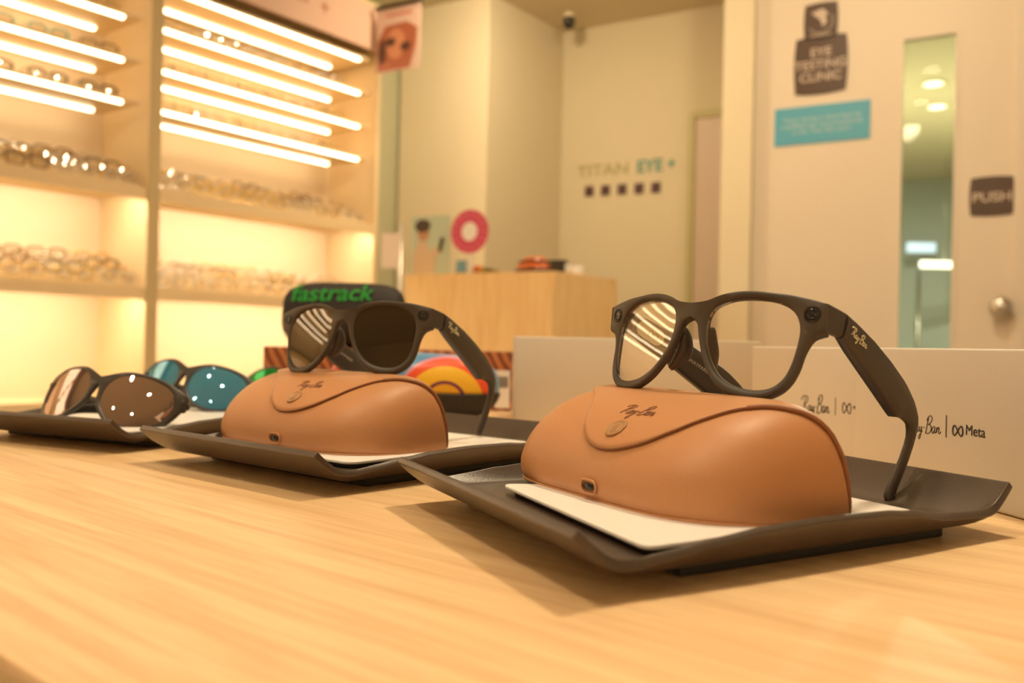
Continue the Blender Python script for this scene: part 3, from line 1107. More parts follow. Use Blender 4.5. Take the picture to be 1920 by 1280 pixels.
def pillow(bm, hx, hy, hz, z0, z1, n1=40, n2=14, px=3.2, py=2.4):
    rows = []
    for j in range(n2 + 1):
        t = z0 + (z1 - z0) * j / n2
        k = max(0, 1 - abs(t) ** py) ** (1 / py)
        r = []
        for i in range(n1):
            a = 2 * pi * i / n1
            c, s = cos(a), sin(a)
            m_ = (abs(c) ** px + abs(s) ** px) ** (-1 / px)
            r.append(bm.verts.new((hx * c * m_ * (.25 + .75 * k if k > 0 else .02), hy * s * m_ * max(k, .02), hz * t)))
        rows.append(r)
    fill_grid(bm, rows, closed_u=True)
    bm.faces.new(list(reversed(rows[0]))); bm.faces.new(rows[-1])


bm = bmesh.new(); pillow(bm, .092, .034, .034, -.25, 1); obj('swirl_lid', bm, M_PSY, ph)
bm = bmesh.new(); pillow(bm, .094, .036, .040, -1, -.2); obj('black_base', bm, M_TRAYFOOT, ph)

# black pouch with green word on top of the striped box
pp = onplane(641, 592, Vector((0, 1.19, 0)), Vector((0, 1, 0)))
QM = frame3((pp.x, 1.205, TZ + .0757), Vector((1, -.04, 0))) @ Matrix.Rotation(radians(-6), 4, 'X')
po = empty('zip_pouch', label='black padded pouch with green lettering standing on the striped box', cat='pouch', matrix=QM)
bm = bmesh.new()
rows = []
NN = 44
for j in range(17):
    t = -1 + 2 * j / 16
    k = max(0, 1 - abs(t) ** 2.6) ** (1 / 2.6)
    r = []
    for i in range(NN):
        a = 2 * pi * i / NN
        c, s = cos(a), sin(a)
        p_ = 4.2
        m_ = (abs(c) ** p_ + abs(s) ** p_) ** (-1 / p_)
        r.append(bm.verts.new((.083 * c * m_ * (.9 + .1 * k), .026 * t, .044 + .044 * s * m_ * (.35 + .65 * k))))
    rows.append(r)
fill_grid(bm, rows, closed_u=True)
bm.faces.new(list(reversed(rows[0]))); bm.faces.new(rows[-1])
bmesh.ops.recalc_face_normals(bm, faces=bm.faces)
obj('pouch_body', bm, mat('black_pouch_fabric', (.018, .014, .014), .65, noise=120, bump=.5), po)
bm = bmesh.new()
tube(bm, [(.083 * .99 * cos(a) * (abs(cos(a)) ** 4.2 + abs(sin(a)) ** 4.2) ** (-1 / 4.2), .0, .044 + .0445 * sin(a) * (abs(cos(a)) ** 4.2 + abs(sin(a)) ** 4.2) ** (-1 / 4.2)) for a in [2 * pi * i / 60 for i in range(60)]], .0016, 8, closed=True)
obj('zip', bm, M_TRAYFOOT, po)
sh = Matrix.Identity(4); sh[0][1] = .28
text('lettering', 'fastrack', .0305, mat('green_print', (.02, .42, .06), .5), frame3((-.012, -.0262, .0705), Vector((1, 0, .03)), Vector((0, 0, 1)), Vector((0, -1, 0))) @ sh, po, depth=.0006, sx=1.15, bold=.0003)

# ------------------------------------------------------------------ ROOM
dR = Vector((.604, .797, 0)).normalized()
dP = Vector((-dR.y, dR.x, 0))
dL = Vector((.866, -.50, 0)).normalized()      # along door wall to the right / towards the camera
FL = 0.0
P0 = Vector((-.607, 3.9, 0))
K0 = Vector((.242, 4.7, 0))
K1 = Vector((-.14, 4.2, 0))
K2 = Vector((-.559, 4.44, 0)) - dL * .04
D0 = Vector((1.667, 3.0, 0))
Dst = D0 - dL * .857


def wallseg(name, A, B, m, thick=.08, z0=0.0, z1=CEIL, side=1, kind=True):
    x = (B - A); L = x.length; x.normalize()
    M = frame3((A.x, A.y, 0), x)
    bm = bmesh.new()
    box(bm, 0, L, 0, thick, z0, z1, M=M)
    return struct(name, bm, m)


bm = bmesh.new(); box(bm, -5.5, 4.5, -3.0, 9.5, -.05, 0); struct('floor', bm, M_FLOOR)
bm = bmesh.new(); box(bm, -5.5, 4.5, -3.0, 9.5, CEIL, CEIL + .05); struct('ceiling', bm, M_CEIL)
wallseg('wall_back', K0, K0 - dL * -2.6 if False else K0 + dL * 1.5, M_WALL)
wallseg('wall_side', K0, K0, M_WALL) if False else None


def slab(name, A, B, m, off, z0=0.0, z1=CEIL):
    """wall running A->B, thickness on the far side (normal chosen by sign of off)"""
    x = (B - A).normalized()
    n = Vector((-x.y, x.x, 0)) * (1 if off > 0 else -1)
    bm = bmesh.new()
    pts = [A, B, B + n * abs(off), A + n * abs(off)]
    lo = [bm.verts.new((p.x, p.y, z0)) for p in pts]
    hi = [bm.verts.new((p.x, p.y, z1)) for p in pts]
    bm.faces.new(lo); bm.faces.new(hi)
    for i in range(4): bm.faces.new((lo[i], lo[(i + 1) % 4], hi[(i + 1) % 4], hi[i]))
    bmesh.ops.recalc_face_normals(bm, faces=bm.faces)
    return struct(name, bm, m)


slab('wall_corner', K1, K0, M_WALL, .08)                      # side face running to the back corner
slab('wall_column', K2, K1 + dL * .0, M_COLUMN, .08)
SB0 = P0 + dP * .345
slab('wall_left', SB0 - dR * 6.9, SB0 + dR * .66, M_WALLG, .08)
slab('wall_near', Vector((-5.4, -2.75, 0)), Vector((3.9, -2.75, 0)), M_WALL, -.08)
# column at the door wall and wall around the door
CC = Dst - dL * .116
bm = bmesh.new(); box(bm, 0, .118, -.035, .95, 0, CEIL, M=frame3((CC.x, CC.y, 0), dL)); struct('wall_pillar', bm, M_COLUMN)

# door 1 : clinic door with a narrow window
DLEN = .93
# along-door coordinate of a pixel
Ddir = dL
Dn = Vector((Ddir.y, -Ddir.x, 0))           # facing the camera side (negative y)
Mdoor = frame3((Dst.x, Dst.y, 0), Ddir)


def dloc(px, py, off=0.0):
    p = onplane(px, py, Vector((Dst.x, Dst.y, 0)) + Dn * off, Dn)
    return Mdoor.inverted() @ p


wx0, wx1 = dloc(1687, 300).x, dloc(1792, 300).x
wtop = dloc(1740, 66).z
jx = dloc(1914, 300).x
bm = bmesh.new()
H_ = CEIL - .02
box(bm, .003, wx0, 0, .045, .003, H_)
box(bm, wx1, jx, 0, .045, .003, H_)
box(bm, wx0, wx1, 0, .045, wtop, H_)
box(bm, wx0, wx1, 0, .045, .003, .45)
door1 = struct('door_1', bm, M_DOOR)
door1.matrix_world = Mdoor
boxo('door_glass', wx0 - .002, wx1 + .002, .018, .026, .448, wtop + .002, M_GLASSDOOR, door1)
bm = bmesh.new()
for (a, b_, c, d) in ((wx0 - .004, wx0 + .006, .45, wtop), (wx1 - .006, wx1 + .004, .45, wtop), (wx0, wx1, wtop - .006, wtop + .004)):
    box(bm, a, b_, -.003, .012, c, d)
obj('glazing_bead', bm, M_DOOR, door1, smooth=False)
kn = dloc(1877, 577)
bm = bmesh.new()
lathe(bm, [(.030, 0), (.030, .004), (.014, .008), (.012, .026), (.030, .036), (.036, .048), (.033, .060), (.020, .067), (.004, .069)], 28,
      Matrix.Translation((kn.x, 0, kn.z)) @ Matrix.Rotation(radians(90), 4, 'X'))
obj('door_handle', bm, M_STEEL, door1)
# wall right of the door + jamb
A_ = Dst + Ddir * (jx + .003)
slab('wall_right', A_ + Dn * -.0, A_ + Ddir * 1.6, M_WALL, .12)
bm = bmesh.new(); box(bm, jx - .018, jx + .05, -.016, .0, 0, CEIL, .003, M=Mdoor); struct('trim_1', bm, M_DOOR)

# clinic room seen through the door glass
cA = Dst + Dn * -.16 - Ddir * .25
cdir = (ray(1740, 300)); cdir.z = 0; cdir.normalize()
slab('wall_clinic_left', Vector((1.25, 3.55, 0)), Vector((3.2, 8.8, 0)), M_CLINIC, .05)
slab('wall_clinic_back', Vector((3.0, 8.9, 0)), Vector((4.45, 8.3, 0)), M_CLINICB, .05)
slab('wall_clinic_right', Vector((2.35, 2.9, 0)), Vector((4.45, 8.3, 0)), M_CLINIC, -.05)

# door 2 in the back wall
Mb = frame3((K0.x, K0.y, 0), dL)
nB = Vector((dL.y, -dL.x, 0))


def bloc(px, py):
    return Mb.inverted() @ onplane(px, py, K0 + nB * .001, nB)


d2 = bloc(1299, 216); d2r = bloc(1352, 216)
bm = bmesh.new(); box(bm, d2.x + .02, 1.45, -.012, -.002, .003, d2.z - .02, M=None)
door2 = struct('door_2', bm, mat('beige_door', (.66, .54, .44), .5)); door2.matrix_world = Mb
bm = bmesh.new()
box(bm, d2.x - .012, d2.x + .02, -.024, -.001, 0, d2.z + .012, .002)
box(bm, d2.x + .0201, 1.45, -.024, -.001, d2.z - .02, d2.z + .012, .002)
tr = struct('trim_2', bm, mat('olive_trim', (.50, .46, .22), .5)); tr.matrix_world = Mb

# wall lettering on the back wall
lt = bloc(1128, 318); lt2 = bloc(1223, 314)
a_, b_ = bloc(1076, 318), bloc(1186, 313)
wroot = empty('wall_lettering', label='shop name in flat olive and teal letters on the back wall', cat='wall lettering', matrix=Mb)
zc = bloc(1170, 316).z
text('olive_word', 'TITAN', .088, mat('olive_letter', (.40, .36, .15), .5), frame3(((a_.x + b_.x) / 2, -.002, zc), (1, 0, 0), (0, 0, 1), (0, -1, 0)), wroot, depth=.002, sx=1.16)
a_, b_ = bloc(1190, 313), bloc(1247, 310)
text('teal_word', 'EYE', .088, mat('teal_letter', (.13, .30, .26), .5), frame3(((a_.x + b_.x) / 2, -.002, zc), (1, 0, 0), (0, 0, 1), (0, -1, 0)), wroot, depth=.002, sx=1.0, bold=.002)
c_ = bloc(1259, 306)
bm = bmesh.new()
box(bm, c_.x - .020, c_.x + .020, -.004, -.0005, c_.z - .006, c_.z + .006)
box(bm, c_.x - .006, c_.x + .006, -.0041, -.0005, c_.z - .020, c_.z + .020)
obj('plus_sign', bm, MATS['teal_letter'], wroot, smooth=False)
names = ['leftmost', 'second from the left', 'middle', 'second from the right', 'rightmost']
for i, px in enumerate((1105, 1135.5, 1166.5, 1198.5, 1230)):
    q = bloc(px, 358.5 - (px - 1105) * .056)
    o = boxo('wall_plaque', q.x - .024, q.x + .024, -.006, -.0005, q.z - .026, q.z + .026, mat('plum_plaque', (.085, .035, .04), .5))
    o.matrix_world = Mb
    tag(o, 'small dark square plaque, %s of five under the wall lettering' % names[i], 'plaque', 'plaques under the wall lettering')

# ceiling camera dome
q = onz(1067, 46, CEIL - CZ - .055)
dm = empty('dome_camera', (q.x, q.y, CEIL), 'small dark dome security camera under the ceiling by the back corner', 'security camera')
bm = bmesh.new(); lathe(bm, [(.028, -.001), (.030, -.012), (.026, -.020)], 24); obj('mount', bm, M_COLUMN, dm)
bm = bmesh.new(); lathe(bm, [(.026, -.0202), (.030, -.035), (.030, -.050), (.024, -.066), (.013, -.076), (.003, -.079)], 24); obj('dome', bm, M_DARK, dm)

# ---- signs on the clinic door
def bulged(w, h, k=.06, n=8):
    P = []
    for i in range(n): t = -1 + 2 * i / n; P.append((t * w / 2, -h / 2 - k * h * (1 - t * t)))
    for i in range(n): t = -1 + 2 * i / n; P.append((w / 2 + k * w * (1 - t * t), t * h / 2))
    for i in range(n): t = 1 - 2 * i / n; P.append((t * w / 2, h / 2 + k * h * (1 - t * t)))
    for i in range(n): t = 1 - 2 * i / n; P.append((-w / 2 - k * w * (1 - t * t), t * h / 2))
    return P


def sign(name, label, cat, px0, py0, px1, py1, m, bulge=True, rot=0):
    a = dloc(px0, py0, .002); c = dloc(px1, py1, .002)
    w, h = abs(c.x - a.x), abs(c.z - a.z)
    M = Mdoor @ frame3(((a.x + c.x) / 2, -.001, (a.z + c.z) / 2), (1, 0, 0), (0, 0, 1), (0, -1, 0)) @ Matrix.Rotation(rot, 4, 'Z')
    root = empty(name, label=label, cat=cat, matrix=M)
    bm = bmesh.new()
    poly_prism(bm, bulged(w * .93, h * .93, .035) if bulge else rrect(w, h, .002), 0, .003)
    obj('sign_plate', bm, m, root, smooth=False)
    return root, w, h


I4 = lambda x, y: Matrix.Translation((x, y, .0032))
s_, w, h = sign('door_sign', 'brown curved-edge sign reading EYE TESTING CLINIC on the door', 'sign', 1490, 73, 1589, 171, M_SIGN)
text('sign_lettering', 'EYE\nTESTING\nCLINIC', h * .205, M_SIGNTXT, I4(0, 0), s_, sx=1.05, bold=.0006)
s_, w, h = sign('door_sign', 'small brown emblem sign above the clinic sign on the door', 'sign', 1508, 10, 1571, 70, M_SIGN)
bm = bmesh.new()
tube(bm, [(w * .36 * cos(radians(a)), h * .30 * sin(radians(a)) - h * .02, .0034) for a in range(-150, 40, 12)], .0018, 6)
obj('emblem_ring', bm, M_SIGNTXT, s_)
bm = bmesh.new()
poly_prism(bm, [(-w * .28, h * .24), (w * .05, h * .33), (w * .22, h * .18), (w * .12, h * .10), (w * .20, -h * .02), (w * .06, -h * .16), (w * .0, h * .02), (-w * .12, h * .12)], .0031, .0045)
obj('emblem_bird', bm, M_SIGNTXT, s_, smooth=False)
boxo('emblem_caption', -w * .32, w * .32, -h * .39, -h * .36, .0031, .0040, M_SIGNTXT, s_)
s_, w, h = sign('door_sign', 'brown PUSH sign beside the door window', 'sign', 1818, 333, 1902, 403, M_SIGN)
text('sign_lettering', 'PUSH', h * .33, M_SIGNTXT, I4(0, -h * .03), s_, sx=1.12, bold=.0008)
s_, w, h = sign('notice_sign', 'teal rectangular notice with three lines of pale text on the door', 'notice', 1453, 206, 1631, 259, M_TEAL, False)
text('sign_lettering', 'Vision testing is done here by\na qualified eye care practitioner\nat this Titan Eye store', h * .165, M_TEALTXT, I4(0, 0), s_, sx=1.0)

# ------------------------------------------------------------------ LIT DISPLAY SHELVING
MS = frame3((P0.x, P0.y, 0), dR)
zr = lambda r: CZ + r
shelf = empty('shelving_unit', label='tall warm-lit oak display shelving with two bays along the left wall', cat='shelving unit', matrix=MS)
SD = .31
XL, XM, XR = -2.16, -1.07, 0.0
XEND = -6.52
TOP = zr(1.466)
BA0, BA1 = zr(.472), zr(.514)      # board A
BB0, BB1 = zr(.128), zr(.170)      # board B
BC0, BC1 = zr(-.255), zr(-.215)
boxo('back_panel', XEND, XR - .001, SD, SD + .018, 0.001, TOP, M_SHELFB, shelf)
boxo('side_panel', -.022, 0, 0, SD - .001, 0.001, TOP, M_SHELF, shelf)
boxo('side_panel', XM - .022, XM + .022, 0.0, SD - .001, .001, TOP, M_SHELF, shelf)
BAYS = [(XM + .0225, -.0225)]
xq = XM
while xq > XEND + .1:
    BAYS.append((xq - 1.09 + .0225, xq - .0225))
    xq -= 1.09
    boxo('side_panel', xq - .022, xq + .022, 0.0, SD - .001, .001, TOP, M_SHELF, shelf)
XEND2 = xq - .022
for (xa, xb) in BAYS:
    for (z0, z1) in ((BA0, BA1), (BB0, BB1), (BC0, BC1)):
        bm = bmesh.new()
        box(bm, xa, xb, .002, SD - .001, z1 - .016, z1)
        box(bm, xa, xb, .002, .014, z0, z1 - .0161)
        obj('shelf_board', bm, M_SHELF, shelf, smooth=False)
        boxo('hidden_led', xa + .05, xb - .05, .030, .046, z1 - .026, z1 - .0165, M_LEDH, shelf)
    for r in (1.22, 1.073, .928, .786):
        z = zr(r)
        boxo('glass_shelf', xa + .0, xb - .03, .008, .27, z + .008, z + .018, M_SHELF, shelf, .001)
        for yy in (.012, .205):
            boxo('led_strip', xa + .005, xb - .09, yy, yy + .014, z - .0015, z + .0075, M_LED, shelf)
THIN = [1.22, 1.073, .928, .786]
boxo('fascia', XEND2, -.0005, -.008, -.0005, zr(1.275), TOP, M_FASCIA, shelf)
boxo('top_board', XEND2, XR, .0, SD, TOP + .0005, TOP + .02, M_POST, shelf)
boxo('edge_strip', XM - .0225, XM + .0225, -.004, -.0005, .001, zr(1.27), M_POST, shelf)
# slanted display risers on boards A and B
for (z1, nm) in ((BA1, 'a'), (BB1, 'b')):
    for (xa, xb) in ((XM - 1.05, XM - .035), (XM + .035, -.05)):
        bm = bmesh.new()
        pts = [(.015, z1 + .0005), (.28, z1 + .0005), (.28, z1 + .081), (.20, z1 + .081), (.20, z1 + .056), (.14, z1 + .056), (.14, z1 + .031), (.08, z1 + .031), (.08, z1 + .006), (.015, z1 + .006)]
        A = [bm.verts.new((xa, p[0], p[1])) for p in pts]; B = [bm.verts.new((xb, p[0], p[1])) for p in pts]
        bm.faces.new(A); bm.faces.new(list(reversed(B)))
        for k in range(len(A)): bm.faces.new((A[k], B[k], B[(k + 1) % len(A)], A[(k + 1) % len(A)]))
        bmesh.ops.recalc_face_normals(bm, faces=bm.faces)
        obj('display_riser', bm, M_SHELF, shelf, smooth=False)
# fascia lettering, only its lower tips in the picture
Mf = lambda x, z: frame3((x, -.0088, z), (1, 0, 0), (0, 0, 1), (0, -1, 0))
RUST = mat('rust_letter', (.42, .12, .05), .5)
text('fascia_lettering', 'frames', .075, RUST, Mf(-.52, zr(1.385)), shelf, depth=.0005)
bm = bmesh.new()
poly_prism(bm, [(0, .030), (.006, .006), (.030, 0), (.006, -.006), (0, -.030), (-.006, -.006), (-.030, 0), (-.006, .006)], 0, .001, Mf(-.335, zr(1.375)))
obj('fascia_star', bm, RUST, shelf, smooth=False)


def disp_mesh(name, col, rough, metal, lens=True, tl=.052):
    bm = bmesh.new()
    for sx in (1, -1):
        P = [Vector((sx * (.034 + x), .0035 * (abs(x) / .026) ** 2, y)) for x, y in rrect(.052, .038, .013, 4)]
        tube(bm, P, .0026, 6, closed=True, up=Vector((0, 1, 0)))
        tube(bm, [(sx * .060, .002, .010), (sx * .068, .006, .011), (sx * .069, .02, .011), (sx * .067, tl - .015, .010), (sx * .064, tl, .004)], .0018, 6)
    tube(bm, [(-.009, 0, .006), (0, -.002, .010), (.009, 0, .006)], .0018, 6)
    nf = len(bm.faces)
    if lens:
        for sx in (1, -1):
            vs = [bm.verts.new((sx * (.034 + x), .0035 * (abs(x) / .026) ** 2 + .0002, y)) for x, y in rrect(.050, .036, .012, 4)]
            c = bm.verts.new((sx * .034, -.001, 0))
            for k in range(len(vs)):
                f = bm.faces.new((vs[k], vs[(k + 1) % len(vs)], c))
                f.material_index = 1
    me = bpy.data.meshes.new(name)
    bm.to_mesh(me); bm.free()
    for p in me.polygons: p.use_smooth = True
    me.materials.append(mat(name + '_rim', col, rough, metal))
    me.materials.append(M_DISPLENS)
    return me


DM = {'gold': disp_mesh('gold', (.85, .62, .25), .22, 1), 'clear': disp_mesh('crystal', (.85, .75, .6), .12, 0), 'tortoise': disp_mesh('tortoise', (.22, .10, .03), .2, 0),
      'silver': disp_mesh('silver', (.8, .78, .75), .15, 1), 'black': disp_mesh('black_rim', (.03, .02, .02), .25, 0), 'teal': disp_mesh('teal_rim', (.05, .45, .42), .3, 0)}
MSi = MS


def put(kind, x, y, z, rz, tilt, label, group):
    o = bpy.data.objects.new('display_eyeglasses', DM[kind])
    COL.objects.link(o)
    o.matrix_world = MS @ Matrix.Translation((x, y, z)) @ Matrix.Rotation(rz, 4, 'Z') @ Matrix.Rotation(tilt, 4, 'X')
    tag(o, label, 'eyeglasses', group)
    return o


rows3 = [(.030, .0065, 'front'), (.090, .0315, 'second'), (.150, .0565, 'third'), (.212, .0815, 'back')]
for (bz, bname) in ((BA1, 'upper'), (BB1, 'lower')):
    for (xa, xb, n, bay) in ((XM + .10, -.11, 7, 'right'), (-1.62, XM - .10, 4, 'left')):
        for (yy, dz, rn) in rows3:
            for i in range(n):
                x = xa + (xb - xa) * i / (n - 1) + random.uniform(-.008, .008)
                kinds = ['gold', 'clear', 'silver', 'tortoise', 'gold', 'tortoise'] if bay == 'right' else ['gold', 'silver', 'tortoise', 'black', 'clear', 'tortoise']
                k = random.choice(kinds)
                put(k, x, yy, bz + dz + .0226, random.uniform(-.12, .12), random.uniform(-.15, .05) - .0,
                    'eyeglasses in the %s row of the %s display board, %s bay' % (rn, bname, bay), 'eyeglasses, %s row of the %s board, %s bay' % (rn, bname, bay))
for i in (1, 2, 3):
    z = zr(THIN[i]) + .018 + .0226
    for j in range(6):
        x = XM + .12 + j * .142 + random.uniform(-.01, .01)
        put(random.choice(['gold', 'clear', 'silver', 'gold']), x, .06, z, random.uniform(-.1, .1), -.05,
            'pale eyeglasses standing on the %s lit thin shelf of the right bay' % ['', 'top', 'middle', 'bottom'][i], 'eyeglasses on the %s thin shelf, right bay' % ['', 'top', 'middle', 'bottom'][i])
    for j in range(3):
        x = XM - .17 - j * .165
        k = 'black' if i == 3 else ('tortoise' if j == 0 else 'teal') if i == 2 else 'gold'
        if i == 2:
            lab = 'tortoise eyeglasses beside the teal pairs on the middle thin shelf, left bay' if j == 0 else 'bright teal eyeglasses on the middle thin shelf of the left bay'
            gr = None if j == 0 else 'teal eyeglasses, left bay'
        else:
            lab = '%s eyeglasses on the %s thin shelf of the left bay' % ('dark' if i == 3 else 'gold', 'bottom' if i == 3 else 'top')
            gr = '%s thin shelf eyeglasses, left bay' % ('bottom' if i == 3 else 'top')
        put(k, x, .06, z, .1 * (j - 1), -.05, lab, gr)

# ------------------------------------------------------------------ RECEPTION CABINET and things on it
CB = Vector((.142, 3.12, 0))
ct = zr(.265)
cl = Vector((-.866, .50, 0)).normalized()
bm = bmesh.new()
pl = [CB, CB + dR * .443, CB + dR * .443 + cl * .655, CB + cl * .655]
root = empty('reception_cabinet', (CB.x, CB.y, 0), 'light oak reception cabinet with vertical grain in front of the column', 'cabinet')
inv = Matrix.Translation(-CB)


def quadprism(bm, P, z0, z1):
    lo = [bm.verts.new((p.x - CB.x, p.y - CB.y, z0)) for p in P]; hi = [bm.verts.new((p.x - CB.x, p.y - CB.y, z1)) for p in P]
    bm.faces.new(list(reversed(lo))); bm.faces.new(hi)
    for i in range(4): bm.faces.new((lo[i], lo[(i + 1) % 4], hi[(i + 1) % 4], hi[i]))


quadprism(bm, pl, .001, ct - .02)
bmesh.ops.recalc_face_normals(bm, faces=bm.faces)
obj('cabinet_body', bm, M_OAK, root, smooth=False)
bm = bmesh.new(); quadprism(bm, pl, ct - .0195, ct); bmesh.ops.recalc_face_normals(bm, faces=bm.faces)
obj('cabinet_top', bm, M_OAK, root, smooth=False)


def cpos(px, depth):
    """point on the cabinet top along its front, given pixel column, set back by depth"""
    p = onplane(px, 500, CB + dR * depth, Vector((cl.y, -cl.x, 0)))
    return Vector((p.x, p.y, ct))


# poster of a man, as an easel card
def cabM(px, depth): return frame3(cpos(px, depth), -cl)


pa, pb = cpos(770, .10), cpos(842, .10)
wP = (pb - pa).length
hP = (505 - 393) / F * pa.y * 1.0
MM = frame3(pa, -cl)
pr_ = empty('counter_poster', label='pale blue counter card with a picture of a man, left on the cabinet', cat='poster', matrix=MM)
boxo('poster_board', 0, wP, 0, .004, 0.0005, hP, mat('poster_blue', (.50, .60, .50), .5), pr_)
bm = bmesh.new()
poly_prism(bm, [(wP * .05, .012), (wP * .62, .012), (wP * .66, hP * .30), (wP * .80, hP * .44), (wP * .74, hP * .50), (wP * .48, hP * .42), (wP * .42, hP * .56), (wP * .2, hP * .58), (wP * .06, hP * .40)], .0002, .0012, frame3((0, 0, 0), (1, 0, 0), (0, 0, 1), (0, -1, 0)))
obj('printed_shirt', bm, mat('poster_shirt', (.62, .48, .34), .5), pr_, smooth=False)
bm = bmesh.new()
poly_prism(bm, [(wP * .32 + wP * .15 * cos(a), hP * .72 + hP * .14 * sin(a)) for a in [2 * pi * i / 20 for i in range(20)]], .0002, .0016, frame3((0, 0, 0), (1, 0, 0), (0, 0, 1), (0, -1, 0)))
obj('printed_face', bm, mat('poster_skin', (.50, .27, .15), .5), pr_, smooth=False)
bm = bmesh.new()
poly_prism(bm, [(wP * .30 + wP * .20 * cos(a), hP * .84 + hP * .11 * sin(a)) for a in [2 * pi * i / 20 for i in range(20)]], .0002, .0020, frame3((0, 0, 0), (1, 0, 0), (0, 0, 1), (0, -1, 0)))
obj('printed_hair', bm, mat('poster_hair', (.05, .03, .02), .5), pr_, smooth=False)
bm = bmesh.new()
poly_prism(bm, [(wP * .72, hP * .40), (wP * .80, hP * .40), (wP * .86, hP * .62), (wP * .78, hP * .64)], .0002, .0020, frame3((0, 0, 0), (1, 0, 0), (0, 0, 1), (0, -1, 0)))
obj('printed_phone', bm, M_DARK, pr_, smooth=False)

# pink ring sign on a foot
rc = cpos(880, .06)
rr = 41 / F * rc.y
zc_ = CZ + (646 + .022 * (880 - 960) - 434) / F * rc.y
MM = frame3((rc.x, rc.y, 0), -cl)
rg = empty('ring_sign', label='round pink ring sign with pale centre standing on the cabinet', cat='sign', matrix=MM)
bm = bmesh.new()
NR = 40
secs = []
for i in range(NR):
    a = 2 * pi * i / NR
    secs.append([bm.verts.new((r * cos(a), y, zc_ + r * sin(a))) for r, y in ((rr, 0), (rr, -.006), (rr * .44, -.006), (rr * .44, 0))])
for i in range(NR):
    A, B = secs[i], secs[(i + 1) % NR]
    for k in range(4): bm.faces.new((A[k], A[(k + 1) % 4], B[(k + 1) % 4], B[k]))
bmesh.ops.recalc_face_normals(bm, faces=bm.faces)
obj('pink_ring', bm, mat('pink_plastic', (.60, .05, .14), .4), rg, smooth=False)
bm = bmesh.new()
lathe(bm, [(rr * .435, 0), (rr * .435, .004)], 32, Matrix.Translation((0, -.0005, zc_)) @ Matrix.Rotation(radians(90), 4, 'X'))
obj('pale_centre', bm, M_PLATE, rg, smooth=False)
bm = bmesh.new()
for i in range(14):
    a = 2 * pi * i / 14
    r_ = rr * .76
    Mx = Matrix.Translation((r_ * cos(a), -.0062, zc_ + r_ * sin(a))) @ Matrix.Rotation(-a, 4, 'Y')
    box(bm, -.006, .006, -.0012, 0, -.003, .003, M=Mx)
obj('ring_marks', bm, mat('pale_pink', (.75, .35, .40), .5), rg, smooth=False)
boxo('ring_stem', -.006, .006, .0005, .006, ct + .004, zc_ - rr * .5, M_PLATE, rg)
boxo('ring_foot', -.04, .04, -.03, .04, ct + .0005, ct + .0038, M_PLATE, rg)

# small colourful stand-up card and a low stack beside it
q = cpos(862, .03)
c2 = empty('leaflet_holder', label='small blue leaflet holder under the pink ring sign', cat='leaflet holder', matrix=frame3(q, -cl))
boxo('holder_base', -.022, .022, 0, .03, .0005, .006, M_DARK, c2)
boxo('leaflets', -.019, .019, .004, .018, .0065, .052, mat('leaflet_blue', (.15, .32, .42), .5), c2)
q = cpos(905, .05)
c3 = empty('sample_tray', label='low tray of small orange and green packets beside the pink ring sign', cat='tray', matrix=frame3(q, -cl))
boxo('tray_base', -.055, .055, 0, .06, .0005, .010, mat('sample_tray', (.30, .14, .05), .5), c3, .002)
for k_, (x_, c_) in enumerate(((-.04, (.65, .12, .04)), (-.018, (.75, .35, .06)), (.004, (.20, .22, .06)), (.026, (.12, .10, .05)), (.043, (.35, .36, .12)))):
    boxo('packet', x_ - .009, x_ + .009, .01, .04, .0102, .034 - .004 * k_, mat('packet%d' % k_, c_, .5), c3, .002)

# orange and black goggle-like case
q = cpos(991, .10)
wO = 38 / F * q.y
go = empty('orange_case', label='orange dome-shaped case with black bands on the cabinet', cat='case', matrix=frame3(q, -cl))
bm = bmesh.new()
rows = []
for j in range(11):
    a = j / 10 * pi / 2
    rows.append([bm.verts.new((wO * cos(a) ** .6 * cos(b_), .045 + .04 * cos(a) ** .6 * sin(b_), .001 + .068 * sin(a))) for b_ in [2 * pi * i / 28 for i in range(28)]])
fill_grid(bm, rows[:-1], closed_u=True)
bm.faces.new(rows[-2]); bm.faces.new(list(reversed(rows[0])))
bmesh.ops.recalc_face_normals(bm, faces=bm.faces)
obj('case_shell', bm, mat('orange_plastic', (.70, .16, .03), .35), go)
for (zz, rr_) in ((.012, 1.0), (.046, .83)):
    bm = bmesh.new()
    tube(bm, [(wO * rr_ * 1.01 * cos(a), .045 + .041 * rr_ * sin(a), .001 + zz + .006 * (1 - abs(cos(a)))) for a in [pi + pi * i / 24 for i in range(25)]], .007 if zz < .02 else .005, 8)
    obj('black_band', bm, M_DARK, go)
q = cpos(1043, .12)
o = boxo('small_box', -.026, .026, 0, .05, .0005, .052, mat('black_card', (.02, .018, .015), .5), None, .001)
o.matrix_world = frame3(q, -cl); tag(o, 'small black box right of the orange case on the cabinet', 'box')
q = CB + dR * .16 + cl * .06; q.z = ct
for k_ in range(2):
    bm = bmesh.new(); lathe(bm, [(.018, .0005), (.022, .004), (.024, .036), (.022, .038)], 20)
    o = obj('white_cup', bm, M_PLATE)
    o.location = (q.x + dR.x * .09 * k_, q.y + dR.y * .09 * k_, ct)
    tag(o, ('small white cup nearest the black box on the cabinet', 'small white cup at the far side of the cabinet top')[k_], 'cup')

